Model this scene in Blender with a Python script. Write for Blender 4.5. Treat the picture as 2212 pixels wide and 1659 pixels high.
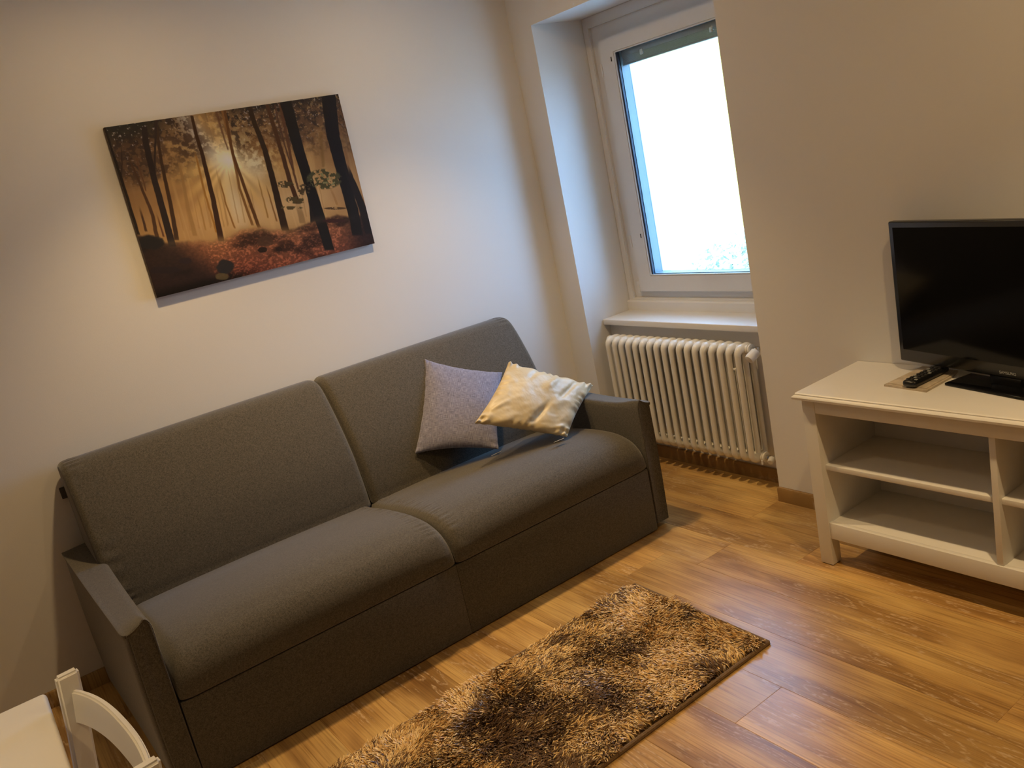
import bpy, bmesh, math, random
import numpy as np
from mathutils import Matrix, Vector

# ------------------------------------------------------------------ scene, camera, light
for o in list(bpy.data.objects):
    bpy.data.objects.remove(o, do_unlink=True)
SC = bpy.context.scene
COL = SC.collection
rnd = random.Random(7)

CAM = Vector((3.293, -2.503, 1.5))
cd = bpy.data.cameras.new('camera')
cam = bpy.data.objects.new('camera', cd)
COL.objects.link(cam)
R = Matrix(((0.5725902, -0.09032631, 0.81485067),
            (0.79443179, 0.30666218, -0.52424844),
            (-0.20253046, 0.9475228, 0.24734986)))
cam.matrix_world = Matrix.Translation(CAM) @ R.to_4x4()
cd.sensor_width = 36.0
cd.lens = 1852.0 / 2212.0 * 36.0
cd.clip_start = 0.05
cd.clip_end = 200
SC.camera = cam

vs = SC.view_settings
vs.view_transform = 'Standard'
vs.look = 'None'
vs.exposure = 0.14
vs.gamma = 1.0
vs.use_curve_mapping = False

w = bpy.data.worlds.new('world')
SC.world = w
w.use_nodes = True
wn = w.node_tree.nodes
wn.clear()
wb = wn.new('ShaderNodeBackground')
wo = wn.new('ShaderNodeOutputWorld')
wb.inputs[0].default_value = (0.33, 0.56, 1.0, 1)
wb.inputs[1].default_value = 12.0
w.node_tree.links.new(wb.outputs[0], wo.inputs[0])

WARM = (1.0, 0.68, 0.33)


def area(name, loc, size, power, color, aim=None, sizey=None, portal=False, shape='DISK', spread=None):
    l = bpy.data.lights.new(name, 'AREA')
    l.shape = shape
    l.size = size
    if sizey:
        l.shape = 'RECTANGLE'
        l.size_y = sizey
    l.energy = power
    l.color = color
    if spread:
        l.spread = spread
    if portal:
        l.cycles.is_portal = True
    o = bpy.data.objects.new(name, l)
    COL.objects.link(o)
    o.location = loc
    d = Vector(aim) if aim else Vector((0, 0, -1))
    o.rotation_euler = d.to_track_quat('-Z', 'Y').to_euler()
    return o


CEIL = 2.45
# the flat's ceiling lamps (above the frame of the photograph)
LAMPS = [((0.66, -0.78, 2.38), 66.0, 2.8), ((0.61, -1.74, 2.38), 66.0, 2.5), ((2.65, -0.82, 2.38), 70.0, 6.0), ((3.05, -1.80, 2.38), 16.0, 1.0), ((2.00, -3.15, 2.38), 52.0, 1.3)]
for i, (p, e, e2) in enumerate(LAMPS):
    l = bpy.data.lights.new('ceiling_spot', 'SPOT')      # beam of the recessed lamp
    l.energy = e
    l.color = WARM
    l.spot_size = math.radians(88)
    l.spot_blend = 1.0
    l.shadow_soft_size = 0.035
    lo = bpy.data.objects.new('ceiling_spot', l)
    COL.objects.link(lo)
    lo.location = p
    area('ceiling_spill', p, 0.07, e2, WARM)             # its wide spill
# sun over the roof behind the camera: lights the outdoors only
sl = bpy.data.lights.new('sun', 'SUN')
sl.energy = 14.0
sl.color = (1.0, 0.95, 0.86)
sl.angle = math.radians(0.6)
so = bpy.data.objects.new('sun', sl)
COL.objects.link(so)
so.rotation_euler = Vector((-0.35, 0.75, -0.75)).to_track_quat('-Z', 'Y').to_euler()
# daylight portal in the window opening (guides the sky light, adds none)
area('window_portal', (0.66, 0.56, 1.36), 0.85, 1.0, (1, 1, 1), aim=(0, -1, 0), sizey=1.15, portal=True)

# ------------------------------------------------------------------ materials


def new_mat(name):
    m = bpy.data.materials.new(name)
    m.use_nodes = True
    nt = m.node_tree
    b = nt.nodes.get('Principled BSDF')
    return m, nt, b


def lin(c):
    return tuple(((x / 255.0) / 12.92 if x / 255.0 <= 0.04045 else ((x / 255.0 + 0.055) / 1.055) ** 2.4) for x in c)


def noise(nt, scale, detail=3, vec=None, rough=0.5):
    n = nt.nodes.new('ShaderNodeTexNoise')
    n.inputs['Scale'].default_value = scale
    n.inputs['Detail'].default_value = detail
    n.inputs['Roughness'].default_value = rough
    if vec is not None:
        nt.links.new(vec, n.inputs['Vector'])
    return n


def ramp(nt, fac, stops):
    r = nt.nodes.new('ShaderNodeValToRGB')
    e = r.color_ramp.elements
    while len(e) < len(stops):
        e.new(0.5)
    for k, (p, c) in enumerate(stops):
        e[k].position = p
        e[k].color = (*c, 1) if len(c) == 3 else c
    nt.links.new(fac, r.inputs[0])
    return r


def mapping(nt, scale=(1, 1, 1), src='Position', add=None, rot=(0, 0, 0)):
    if src == 'Position':
        g = nt.nodes.new('ShaderNodeNewGeometry').outputs['Position']
    else:
        g = nt.nodes.new('ShaderNodeTexCoord').outputs[src]
    if add is not None:
        a = nt.nodes.new('ShaderNodeVectorMath')
        a.operation = 'ADD'
        nt.links.new(g, a.inputs[0])
        nt.links.new(add, a.inputs[1])
        g = a.outputs[0]
    m = nt.nodes.new('ShaderNodeMapping')
    m.inputs['Scale'].default_value = scale
    m.inputs['Rotation'].default_value = rot
    nt.links.new(g, m.inputs['Vector'])
    return m.outputs[0]


def bump(nt, b, h, strength, dist):
    n = nt.nodes.new('ShaderNodeBump')
    n.inputs['Strength'].default_value = strength
    n.inputs['Distance'].default_value = dist
    nt.links.new(h, n.inputs['Height'])
    nt.links.new(n.outputs[0], b.inputs['Normal'])
    return n


def mix(nt, a, bb, fac, mode='MIX'):
    n = nt.nodes.new('ShaderNodeMix')
    n.data_type = 'RGBA'
    n.blend_type = mode
    for sock, v in ((n.inputs[0], fac), (n.inputs[6], a), (n.inputs[7], bb)):
        if hasattr(v, 'links'):
            nt.links.new(v, sock)
        elif isinstance(v, (int, float)):
            sock.default_value = v
        else:
            sock.default_value = (*v, 1) if len(v) == 3 else v
    return n.outputs[2]


def math_node(nt, op, a, b2=None, clamp=False):
    n = nt.nodes.new('ShaderNodeMath')
    n.operation = op
    n.use_clamp = clamp
    for k, v in enumerate((a, b2)):
        if v is None:
            continue
        if hasattr(v, 'links'):
            nt.links.new(v, n.inputs[k])
        else:
            n.inputs[k].default_value = v
    return n.outputs[0]


def mat_plain(name, col, rough=0.5, var=0.04, vscale=30, bstr=0.05, bscale=200, spec=0.5, metal=0.0, sheen=0.0, coat=0.0):
    m, nt, b = new_mat(name)
    p = mapping(nt)
    n = noise(nt, vscale, 3, p)
    c = ramp(nt, n.outputs['Fac'], [(0.3, tuple(x * (1 - var) for x in col)), (0.7, tuple(min(1, x * (1 + var)) for x in col))])
    nt.links.new(c.outputs[0], b.inputs['Base Color'])
    b.inputs['Roughness'].default_value = rough
    b.inputs['Specular IOR Level'].default_value = spec
    b.inputs['Metallic'].default_value = metal
    b.inputs['Sheen Weight'].default_value = sheen
    b.inputs['Coat Weight'].default_value = coat
    if bstr:
        n2 = noise(nt, bscale, 4, p)
        bump(nt, b, n2.outputs['Fac'], bstr, 0.002)
    return m


def mat_fabric(name, c1, c2, scale=900, rough=0.85, sheen=0.3, bstr=0.35, stretch=(1, 1, 1), mott=0.12):
    m, nt, b = new_mat(name)
    p = mapping(nt, (1, 1, 1))
    pa = mapping(nt, (1, 0.25, 1))
    pb = mapping(nt, (0.3, 1, 0.3))
    n1 = noise(nt, scale, 2, pa)
    n2 = noise(nt, scale, 2, pb)
    s = math_node(nt, 'ADD', n1.outputs['Fac'], n2.outputs['Fac'])
    s = math_node(nt, 'MULTIPLY', s, 0.5)
    n3 = noise(nt, 140, 4, p, 0.7)
    s2 = math_node(nt, 'MULTIPLY_ADD', n3.outputs['Fac'], mott)
    nt.nodes[-1].inputs[2].default_value = -mott / 2
    s2 = math_node(nt, 'ADD', s, s2)
    c = ramp(nt, s2, [(0.36, c1), (0.64, c2)])
    nt.links.new(c.outputs[0], b.inputs['Base Color'])
    b.inputs['Roughness'].default_value = rough
    b.inputs['Specular IOR Level'].default_value = 0.25
    b.inputs['Sheen Weight'].default_value = sheen
    b.inputs['Sheen Roughness'].default_value = 0.5
    bump(nt, b, s, bstr, 0.0006)
    return m


def mat_wall(name, col):
    m, nt, b = new_mat(name)
    p = mapping(nt)
    n = noise(nt, 1.3, 3, p)
    c = ramp(nt, n.outputs['Fac'], [(0.35, tuple(x * 0.975 for x in col)), (0.65, col)])
    nt.links.new(c.outputs[0], b.inputs['Base Color'])
    b.inputs['Roughness'].default_value = 0.75
    b.inputs['Specular IOR Level'].default_value = 0.25
    n2 = noise(nt, 260, 3, p)
    n3 = noise(nt, 18, 2, p)
    s = math_node(nt, 'MULTIPLY_ADD', n3.outputs['Fac'], 0.7)
    nt.links.new(n2.outputs['Fac'], nt.nodes[-1].inputs[2])
    bump(nt, b, s, 0.12, 0.0015)
    return m


def mat_wood(name, tone=1.0, rough=0.30, obj_color=True, dark=False):
    m, nt, b = new_mat(name)
    oi = nt.nodes.new('ShaderNodeObjectInfo')
    off = nt.nodes.new('ShaderNodeVectorMath')
    off.operation = 'SCALE'
    cmb = nt.nodes.new('ShaderNodeCombineXYZ')
    r1 = math_node(nt, 'MULTIPLY', oi.outputs['Random'], 37.0)
    r2 = math_node(nt, 'MULTIPLY', oi.outputs['Random'], 91.0)
    nt.links.new(r1, cmb.inputs[0])
    nt.links.new(r2, cmb.inputs[1])
    nt.links.new(cmb.outputs[0], off.inputs[0])
    off.inputs['Scale'].default_value = 1.0
    A = off.outputs[0]
    # slow figure, stretched along the board
    pf = mapping(nt, (1.0, 7.0, 1.0), add=A)
    nf = noise(nt, 1.5, 3, pf, 0.45)
    # rings: cathedral figure = sine of the slow field
    ring = math_node(nt, 'MULTIPLY', nf.outputs['Fac'], 95.0)
    ring = math_node(nt, 'SINE', ring)
    ring = math_node(nt, 'MULTIPLY_ADD', ring, 0.5)
    nt.nodes[-1].inputs[2].default_value = 0.5
    ps = mapping(nt, (2.2, 110.0, 1.0), add=A)
    nst = noise(nt, 1.6, 4, ps, 0.6)
    pm = mapping(nt, (1.3, 5.0, 1.0), add=A)
    nm = noise(nt, 1.3, 3, pm, 0.6)
    base = ramp(nt, nm.outputs['Fac'], [(0.28, lin((142, 106, 62))), (0.45, lin((184, 146, 88))), (0.62, lin((206, 170, 106))), (0.8, lin((224, 190, 126)))])
    st = ramp(nt, nst.outputs['Fac'], [(0.34, (0.66, 0.60, 0.54)), (0.46, (0.93, 0.92, 0.90)), (0.58, (1.05, 1.05, 1.04)), (0.70, (1.14, 1.14, 1.13))])
    c = mix(nt, base.outputs[0], st.outputs[0], 1.0, 'MULTIPLY')
    # cathedral zones: limed light rings over darker wood, only in patches
    zone = ramp(nt, noise(nt, 1.7, 2, mapping(nt, (1.0, 4.5, 1.0), add=A), 0.5).outputs['Fac'], [(0.47, (0, 0, 0)), (0.57, (1, 1, 1))])
    dk = mix(nt, c, (0.60, 0.53, 0.47), 1.0, 'MULTIPLY')
    c = mix(nt, c, dk, math_node(nt, 'MULTIPLY', zone.outputs[0], 0.7))
    rr = ramp(nt, ring, [(0.72, (0, 0, 0)), (0.97, (1, 1, 1))])
    brk = ramp(nt, noise(nt, 60, 2, mapping(nt, (1, 3, 1), add=A)).outputs['Fac'], [(0.40, (0, 0, 0)), (0.6, (1, 1, 1))])
    f = math_node(nt, 'MULTIPLY', math_node(nt, 'MULTIPLY', rr.outputs[0], zone.outputs[0]), math_node(nt, 'MULTIPLY', brk.outputs[0], 0.62))
    c = mix(nt, c, lin((205, 178, 142)), f)
    # knots
    vr = nt.nodes.new('ShaderNodeTexVoronoi')
    vr.inputs['Scale'].default_value = 1.15
    nt.links.new(mapping(nt, (1.0, 2.6, 1.0), add=A), vr.inputs['Vector'])
    kn = ramp(nt, vr.outputs['Distance'], [(0.02, (1, 1, 1)), (0.10, (0, 0, 0))])
    c = mix(nt, c, lin((70, 45, 28)), math_node(nt, 'MULTIPLY', kn.outputs[0], 0.6))
    if obj_color:
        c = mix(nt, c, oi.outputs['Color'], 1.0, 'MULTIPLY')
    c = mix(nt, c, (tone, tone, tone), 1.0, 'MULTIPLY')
    nt.links.new(c, b.inputs['Base Color'])
    b.inputs['Roughness'].default_value = rough
    b.inputs['Specular IOR Level'].default_value = 0.5
    bump(nt, b, nst.outputs['Fac'], 0.12, 0.0006)
    return m


M = {}
M['wall'] = mat_wall('wall_paint', (0.80, 0.79, 0.77))
M['farwall'] = mat_wall('far_wall_low_bounce', (0.36, 0.34, 0.31))  # unseen right and front walls, colour darkened to cut bounced light
M['ceil'] = mat_wall('ceiling_paint', (0.85, 0.85, 0.84))
M['floor'] = mat_wood('laminate_oak')
M['sub'] = mat_plain('underlay', (0.02, 0.014, 0.01), 0.9)
M['skirt'] = mat_wood('skirting_oak', 0.75, 0.5)
M['lacquer'] = mat_plain('white_lacquer', (0.80, 0.79, 0.76), 0.32, 0.015, 8, 0.03, 120)
M['frame'] = mat_plain('window_enamel', (0.78, 0.77, 0.74), 0.35, 0.015, 10, 0.03, 150)
M['radiator'] = mat_plain('radiator_enamel', (0.83, 0.81, 0.74), 0.22, 0.01, 12, 0.04, 90)
M['sofa'] = mat_fabric('sofa_fabric', (0.040, 0.035, 0.027), (0.122, 0.108, 0.086), 720, bstr=0.3, mott=0.3)
M['sofadark'] = mat_fabric('sofa_edge_fabric', (0.060, 0.055, 0.052), (0.10, 0.094, 0.09), 700)
M['black'] = mat_plain('dark_void', (0.012, 0.010, 0.009), 0.8)
M['tvscreen'] = mat_plain('tv_glass', (0.0035, 0.0035, 0.004), 0.10, 0.0, 5, 0.0, spec=0.22)
M['tvbody'] = mat_plain('tv_plastic', (0.010, 0.010, 0.010), 0.22, 0.02, 30, 0.0)
M['logo'] = mat_plain('silver_print', (0.35, 0.35, 0.34), 0.4, 0.02)
M['chrome'] = mat_plain('chrome', (0.7, 0.7, 0.68), 0.18, 0.02, 40, 0.0, metal=1.0)
M['plastic'] = mat_plain('white_plastic', (0.80, 0.79, 0.76), 0.4, 0.01)
M['rubber'] = mat_plain('black_rubber', (0.02, 0.02, 0.02), 0.5)
M['button'] = mat_plain('grey_buttons', (0.25, 0.26, 0.25), 0.4)
M['paper'] = mat_plain('beige_paper', (0.50, 0.42, 0.31), 0.6, 0.18, 45)
M['label'] = mat_plain('white_tag', (0.82, 0.80, 0.76), 0.6)
M['gasket'] = mat_plain('window_gasket', (0.015, 0.03, 0.06), 0.5)
M['outerframe'] = mat_plain('outer_frame_paint', (0.20, 0.27, 0.30), 0.4, 0.03)
M['blind'] = mat_plain('blind_aluminium', (0.30, 0.32, 0.32), 0.35, 0.03, 40, 0.0, metal=0.6)
M['hem'] = mat_fabric('rug_backing', (0.09, 0.05, 0.02), (0.20, 0.12, 0.05), 500)
M['facade'] = mat_plain('pale_plaster', (0.70, 0.64, 0.12), 0.8)
M['ground'] = mat_plain('pale_gravel', (0.45, 0.44, 0.40), 0.9, 0.2, 12)
M['leaf'] = mat_plain('leaf_green', (0.50, 0.56, 0.46), 0.6, 0.3, 20)
M['bark'] = mat_plain('bark', (0.12, 0.09, 0.06), 0.9, 0.2)

# linen cushion (blue grey)
def linen():
    m, nt, b = new_mat('linen_blue_grey')
    a_ = nt.nodes.new('ShaderNodeAttribute')
    a_.attribute_name = 'weave'
    fs = []
    for sc in ((300, 16, 1), (16, 300, 1)):
        mp = nt.nodes.new('ShaderNodeMapping')
        mp.inputs['Scale'].default_value = sc
        nt.links.new(a_.outputs['Vector'], mp.inputs['Vector'])
        fs.append(noise(nt, 1.0, 2, mp.outputs[0], 0.6).outputs['Fac'])
    sm_ = math_node(nt, 'MULTIPLY', math_node(nt, 'ADD', fs[0], fs[1]), 0.5)
    c = ramp(nt, sm_, [(0.36, (0.085, 0.085, 0.125)), (0.5, (0.20, 0.20, 0.285)), (0.64, (0.36, 0.36, 0.46))])
    nt.links.new(c.outputs[0], b.inputs['Base Color'])
    b.inputs['Roughness'].default_value = 0.8
    b.inputs['Specular IOR Level'].default_value = 0.25
    b.inputs['Sheen Weight'].default_value = 0.3
    bump(nt, b, sm_, 0.5, 0.0008)
    return m


M['linen'] = linen()


def satin():
    m, nt, b = new_mat('gold_satin')
    p = mapping(nt)
    n = noise(nt, 9, 3, p)
    c = ramp(nt, n.outputs['Fac'], [(0.3, (0.52, 0.42, 0.24)), (0.7, (0.66, 0.56, 0.36))])
    nt.links.new(c.outputs[0], b.inputs['Base Color'])
    b.inputs['Roughness'].default_value = 0.42
    b.inputs['Sheen Weight'].default_value = 0.2
    n2 = noise(nt, 14, 3, mapping(nt, (1, 1, 0.45), rot=(0.3, 0.5, 0.2)))
    bump(nt, b, n2.outputs['Fac'], 0.35, 0.02)
    return m


M['satin'] = satin()


def glass_mat():
    m, nt, b = new_mat('window_glass')
    nt.nodes.remove(b)
    out = nt.nodes['Material Output']
    tr = nt.nodes.new('ShaderNodeBsdfTransparent')
    tr.inputs[0].default_value = (0.93, 0.97, 0.97, 1)
    gl = nt.nodes.new('ShaderNodeBsdfGlossy')
    gl.inputs['Roughness'].default_value = 0.02
    lw = nt.nodes.new('ShaderNodeLayerWeight')
    pw = math_node(nt, 'POWER', lw.outputs['Facing'], 4.0)
    fr = nt.nodes.new('ShaderNodeMath')
    fr.operation = 'MULTIPLY_ADD'
    nt.links.new(pw, fr.inputs[0])
    fr.inputs[1].default_value = 0.7
    fr.inputs[2].default_value = 0.04
    mx = nt.nodes.new('ShaderNodeMixShader')
    nt.links.new(fr.outputs[0], mx.inputs[0])
    nt.links.new(tr.outputs[0], mx.inputs[1])
    nt.links.new(gl.outputs[0], mx.inputs[2])
    nt.links.new(mx.outputs[0], out.inputs[0])
    return m


M['glass'] = glass_mat()


def pile_mat():
    m, nt, b = new_mat('rug_pile')
    a = nt.nodes.new('ShaderNodeAttribute')
    a.attribute_name = 'tint'
    nt.links.new(a.outputs['Color'], b.inputs['Base Color'])
    b.inputs['Roughness'].default_value = 0.36
    b.inputs['Specular IOR Level'].default_value = 0.6
    b.inputs['Sheen Weight'].default_value = 0.1
    return m


M['pile'] = pile_mat()


def print_mat():
    m, nt, b = new_mat('canvas_print')
    a = nt.nodes.new('ShaderNodeAttribute')
    a.attribute_name = 'ink'
    nt.links.new(a.outputs['Color'], b.inputs['Base Color'])
    b.inputs['Roughness'].default_value = 0.55
    b.inputs['Specular IOR Level'].default_value = 0.25
    return m


M['print'] = print_mat()

# ------------------------------------------------------------------ mesh helpers


def link(name, mesh, m=None, parent=None, kind=None):
    o = bpy.data.objects.new(name, mesh)
    COL.objects.link(o)
    if m is not None:
        mesh.materials.clear()
        mesh.materials.append(M[m] if isinstance(m, str) else m)
    if parent is not None:
        root = parent
        while root.parent is not None:
            root = root.parent
        if root.type == 'EMPTY':
            mw = Matrix.Translation(root.location) @ root.rotation_euler.to_matrix().to_4x4()
            mesh.transform(mw.inverted())
        o.parent = parent
    if kind:
        o['kind'] = kind
    return o


def thing(name, label, cat, loc, rz=0.0, group=None):
    o = bpy.data.objects.new(name, None)
    COL.objects.link(o)
    o.location = loc
    o.rotation_euler = (0, 0, rz)
    o.empty_display_size = 0.05
    o['label'] = label
    o['category'] = cat
    if group:
        o['group'] = group
    return o


def tag(o, label, cat, group=None):
    o['label'] = label
    o['category'] = cat
    if group:
        o['group'] = group
    return o


class MB:
    """collects geometry, builds ONE mesh"""

    def __init__(s):
        s.bm = bmesh.new()

    def box(s, x0, x1, y0, y1, z0, z1, bev=0.0, seg=2, rot=None, piv=None):
        r = bmesh.ops.create_cube(s.bm, size=1.0)
        vs_ = r['verts']
        c = Vector(((x0 + x1) / 2, (y0 + y1) / 2, (z0 + z1) / 2))
        for v in vs_:
            v.co = Vector((v.co.x * (x1 - x0), v.co.y * (y1 - y0), v.co.z * (z1 - z0))) + c
        if bev > 0:
            es = list({e for v in vs_ for e in v.link_edges})
            rr = bmesh.ops.bevel(s.bm, geom=es, offset=bev, segments=seg, profile=0.5, affect='EDGES', clamp_overlap=True)
            vs_ = list({v for f in rr['faces'] for v in f.verts} | {v for v in vs_ if v.is_valid})
        if rot is not None:
            pv = Vector(piv) if piv is not None else c
            for v in vs_:
                v.co = rot @ (v.co - pv) + pv
        return vs_

    def tube(s, pts, rads, n=12, cap=True, closed=False, up=None):
        pts = [Vector(p) for p in pts]
        if not isinstance(rads, (list, tuple)):
            rads = [rads] * len(pts)
        N = len(pts)
        rings = []
        prev = None
        for i, p in enumerate(pts):
            if closed:
                t = (pts[(i + 1) % N] - pts[i - 1]).normalized()
            else:
                a = pts[max(0, i - 1)]
                b_ = pts[min(N - 1, i + 1)]
                t = (b_ - a).normalized()
            if prev is None:
                u = Vector(up) if up else (Vector((1, 0, 0)) if abs(t.x) < 0.8 else Vector((0, 1, 0)))
            else:
                u = prev
            u = (u - t * u.dot(t)).normalized()
            v = t.cross(u)
            prev = u
            rings.append([s.bm.verts.new(p + (u * math.cos(2 * math.pi * k / n) + v * math.sin(2 * math.pi * k / n)) * rads[i]) for k in range(n)])
        rng = range(N) if closed else range(N - 1)
        for i in rng:
            A, B = rings[i], rings[(i + 1) % N]
            for k in range(n):
                s.bm.faces.new((A[k], A[(k + 1) % n], B[(k + 1) % n], B[k]))
        if cap and not closed:
            s.bm.faces.new(list(reversed(rings[0])))
            s.bm.faces.new(rings[-1])

    def prism(s, poly, axis, a, b_):
        """poly: 2D outline; axis 0/1/2 the extrusion axis"""
        def mk(q, h):
            if axis == 0:
                return (h, q[0], q[1])
            if axis == 1:
                return (q[0], h, q[1])
            return (q[0], q[1], h)
        A = [s.bm.verts.new(mk(q, a)) for q in poly]
        B = [s.bm.verts.new(mk(q, b_)) for q in poly]
        n = len(poly)
        for k in range(n):
            s.bm.faces.new((A[k], A[(k + 1) % n], B[(k + 1) % n], B[k]))
        s.bm.faces.new(list(reversed(A)))
        s.bm.faces.new(B)
        return A + B

    def mesh(s, name, smooth=True, angle=35):
        bmesh.ops.recalc_face_normals(s.bm, faces=s.bm.faces[:])
        me = bpy.data.meshes.new(name)
        if smooth:
            for f in s.bm.faces:
                f.smooth = True
            for e in s.bm.edges:
                if len(e.link_faces) == 2 and e.calc_face_angle(0) > math.radians(angle):
                    e.smooth = False
        s.bm.to_mesh(me)
        s.bm.free()
        return me

    def build(s, name, m, parent=None, kind=None, smooth=True, angle=35):
        return link(name, s.mesh(name, smooth, angle), m, parent, kind)


def boxpart(name, m, parent, x0, x1, y0, y1, z0, z1, bev=0.002, seg=2, kind=None, rot=None, piv=None):
    b = MB()
    b.box(x0, x1, y0, y1, z0, z1, bev, seg, rot, piv)
    return b.build(name, m, parent, kind)


def grid_mesh(name, V, F, smooth=True):
    me = bpy.data.meshes.new(name)
    V = np.asarray(V, dtype=np.float32)
    F = np.asarray(F, dtype=np.int32)
    me.vertices.add(len(V))
    me.vertices.foreach_set('co', V.ravel())
    me.loops.add(F.size)
    me.loops.foreach_set('vertex_index', F.ravel())
    me.polygons.add(len(F))
    k = F.shape[1]
    me.polygons.foreach_set('loop_start', np.arange(0, F.size, k, dtype=np.int32))
    me.polygons.foreach_set('loop_total', np.full(len(F), k, dtype=np.int32))
    if smooth:
        me.polygons.foreach_set('use_smooth', np.ones(len(F), dtype=bool))
    me.update(calc_edges=True)
    me.validate()
    return me


# ------------------------------------------------------------------ numpy value noise
def vnoise(x, y, seed=0):
    xi = np.floor(x).astype(np.int64)
    yi = np.floor(y).astype(np.int64)
    xf = x - xi
    yf = y - yi
    u = xf * xf * (3 - 2 * xf)
    v = yf * yf * (3 - 2 * yf)

    def h(a, b):
        n = (a * 374761393 + b * 668265263 + seed * 974711) & 0xffffffff
        n = ((n ^ (n >> 13)) * 1274126177) & 0xffffffff
        return ((n ^ (n >> 16)) & 0xffff) / 65535.0
    return (h(xi, yi) * (1 - u) + h(xi + 1, yi) * u) * (1 - v) + (h(xi, yi + 1) * (1 - u) + h(xi + 1, yi + 1) * u) * v


def fbm(x, y, seed=0, o=4):
    s = 0
    a = 0.5
    t = 0
    for k in range(o):
        s = s + a * vnoise(x * 2 ** k, y * 2 ** k, seed + k * 17)
        t += a
        a *= 0.55
    return s / t


def sstep(a, b, x):
    t = np.clip((x - a) / (b - a), 0, 1)
    return t * t * (3 - 2 * t)


# ------------------------------------------------------------------ room shell
X1 = 4.7      # right wall
Y0 = -4.6     # wall behind the camera
NX0, NX1 = 0.155, 1.163       # window niche
NTOP = 2.04
ND = 0.14     # niche depth under the sill
WD = 0.30     # where the window frame stands
SILLZ = 0.687

b = MB()
b.box(-0.25, X1 + 0.2, Y0 - 0.2, 0.6, -0.15, -0.012)
floor = b.build('floor', 'sub', kind='structure')

# wall_left (behind the sofa)
b = MB()
b.box(-0.25, 0.0, Y0 - 0.2, 0.6, -0.012, CEIL + 0.1)
b.build('wall_left', 'wall', kind='structure')
# wall_back with the window niche
b = MB()
b.box(0.0, NX0, 0.0, 0.6, -0.012, CEIL + 0.1)
b.box(NX1, X1 + 0.2, 0.0, 0.6, -0.012, CEIL + 0.1)
b.box(NX0, NX1, 0.0, 0.6, NTOP, CEIL + 0.1)
b.box(NX0, NX1, ND, 0.6, -0.012, SILLZ - 0.028)
b.build('wall_back', 'wall', kind='structure')
b = MB()
b.box(X1, X1 + 0.2, Y0 - 0.2, 0.0, -0.012, CEIL + 0.1)
b.build('wall_right', 'farwall', kind='structure')
b = MB()
b.box(0.0, X1, Y0 - 0.2, Y0, -0.012, CEIL + 0.1)
b.build('wall_front', 'farwall', kind='structure')
b = MB()
b.box(-0.25, X1 + 0.2, Y0 - 0.2, 0.6, CEIL, CEIL + 0.12)
b.build('ceiling', 'ceil', kind='structure')

# skirting
b = MB()
prof = [(0.0, 0.0), (-0.015, 0.0), (-0.015, 0.052), (-0.011, 0.058), (0.0, 0.058)]
b.prism(prof, 0, NX1, X1)
b.build('baseboard_back', 'skirt', kind='structure')
b = MB()
b.prism([(ND + p[0], p[1]) for p in prof], 0, NX0, NX1)
b.build('baseboard_niche', 'skirt', kind='structure')
b = MB()
b.prism([(-p[0], p[1]) for p in prof], 1, Y0, 0.0)
b.build('baseboard_left', 'skirt', kind='structure')
b = MB()
b.prism([(X1 + p[0], p[1]) for p in prof], 1, Y0, 0.0)
b.build('baseboard_right', 'skirt', kind='structure')

# laminate planks, one object each
PW = 0.191
PL = 1.285
row0 = -0.957
known = {-1: 1.893, 1: 1.08, 3: 1.515}   # row index -> a joint seen in the photograph
shared = {}


def plank_mesh(L, W):
    key = (round(L, 3), round(W, 3))
    if key not in shared:
        b_ = MB()
        b_.box(0, L, 0, W, -0.011, 0.0, 0.0009, 1)
        shared[key] = b_.mesh('plank', True)
        shared[key].materials.append(M['floor'])
    return shared[key]


k0 = int(math.floor((Y0 - row0) / PW))
k1 = int(math.ceil((0.14 - row0) / PW))
for k in range(k0, k1):
    ya = row0 + k * PW
    yb = ya + PW
    ya_, yb_ = max(ya, Y0), min(yb, ND)
    if yb_ - ya_ < 0.01:
        continue
    j = known.get(k, (k * 0.47 * PL) % PL + 0.03)
    j = j - PL * math.ceil(j / PL)
    segs = []
    x = j
    while x < X1:
        segs.append((max(x, 0.0), min(x + PL, X1)))
        x += PL
    if yb_ > 0.001:           # strip inside the niche
        segs = [(max(a, NX0), min(c, NX1)) for a, c in segs if c > NX0 and a < NX1]
        pieces = [(a, c, max(ya_, 0.0 if ya_ < 0 else ya_), yb_) for a, c in segs]
        if ya_ < 0:
            pieces = [(a, c, ya_, yb_) for a, c in segs]
            # parts of that board in front of the wall either side
            xs = j
            while xs < X1:
                a, c = max(xs, 0.0), min(xs + PL, X1)
                if a < NX0:
                    pieces.append((a, min(c, NX0), ya_, 0.0))
                if c > NX1:
                    pieces.append((max(a, NX1), c, ya_, 0.0))
                xs += PL
    else:
        pieces = [(a, c, ya_, yb_) for a, c in segs]
    for a, c, y0_, y1_ in pieces:
        if c - a < 0.004 or y1_ - y0_ < 0.003:
            continue
        o = bpy.data.objects.new('plank', plank_mesh(c - a, y1_ - y0_))
        COL.objects.link(o)
        o.location = (a, y0_, 0)
        o.parent = floor
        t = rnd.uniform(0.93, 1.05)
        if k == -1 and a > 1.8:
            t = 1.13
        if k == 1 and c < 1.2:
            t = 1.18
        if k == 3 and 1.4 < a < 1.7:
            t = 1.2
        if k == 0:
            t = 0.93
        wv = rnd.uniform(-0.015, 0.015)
        o.color = (t * (1 + wv), t, t * (1 - wv), 1)

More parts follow.
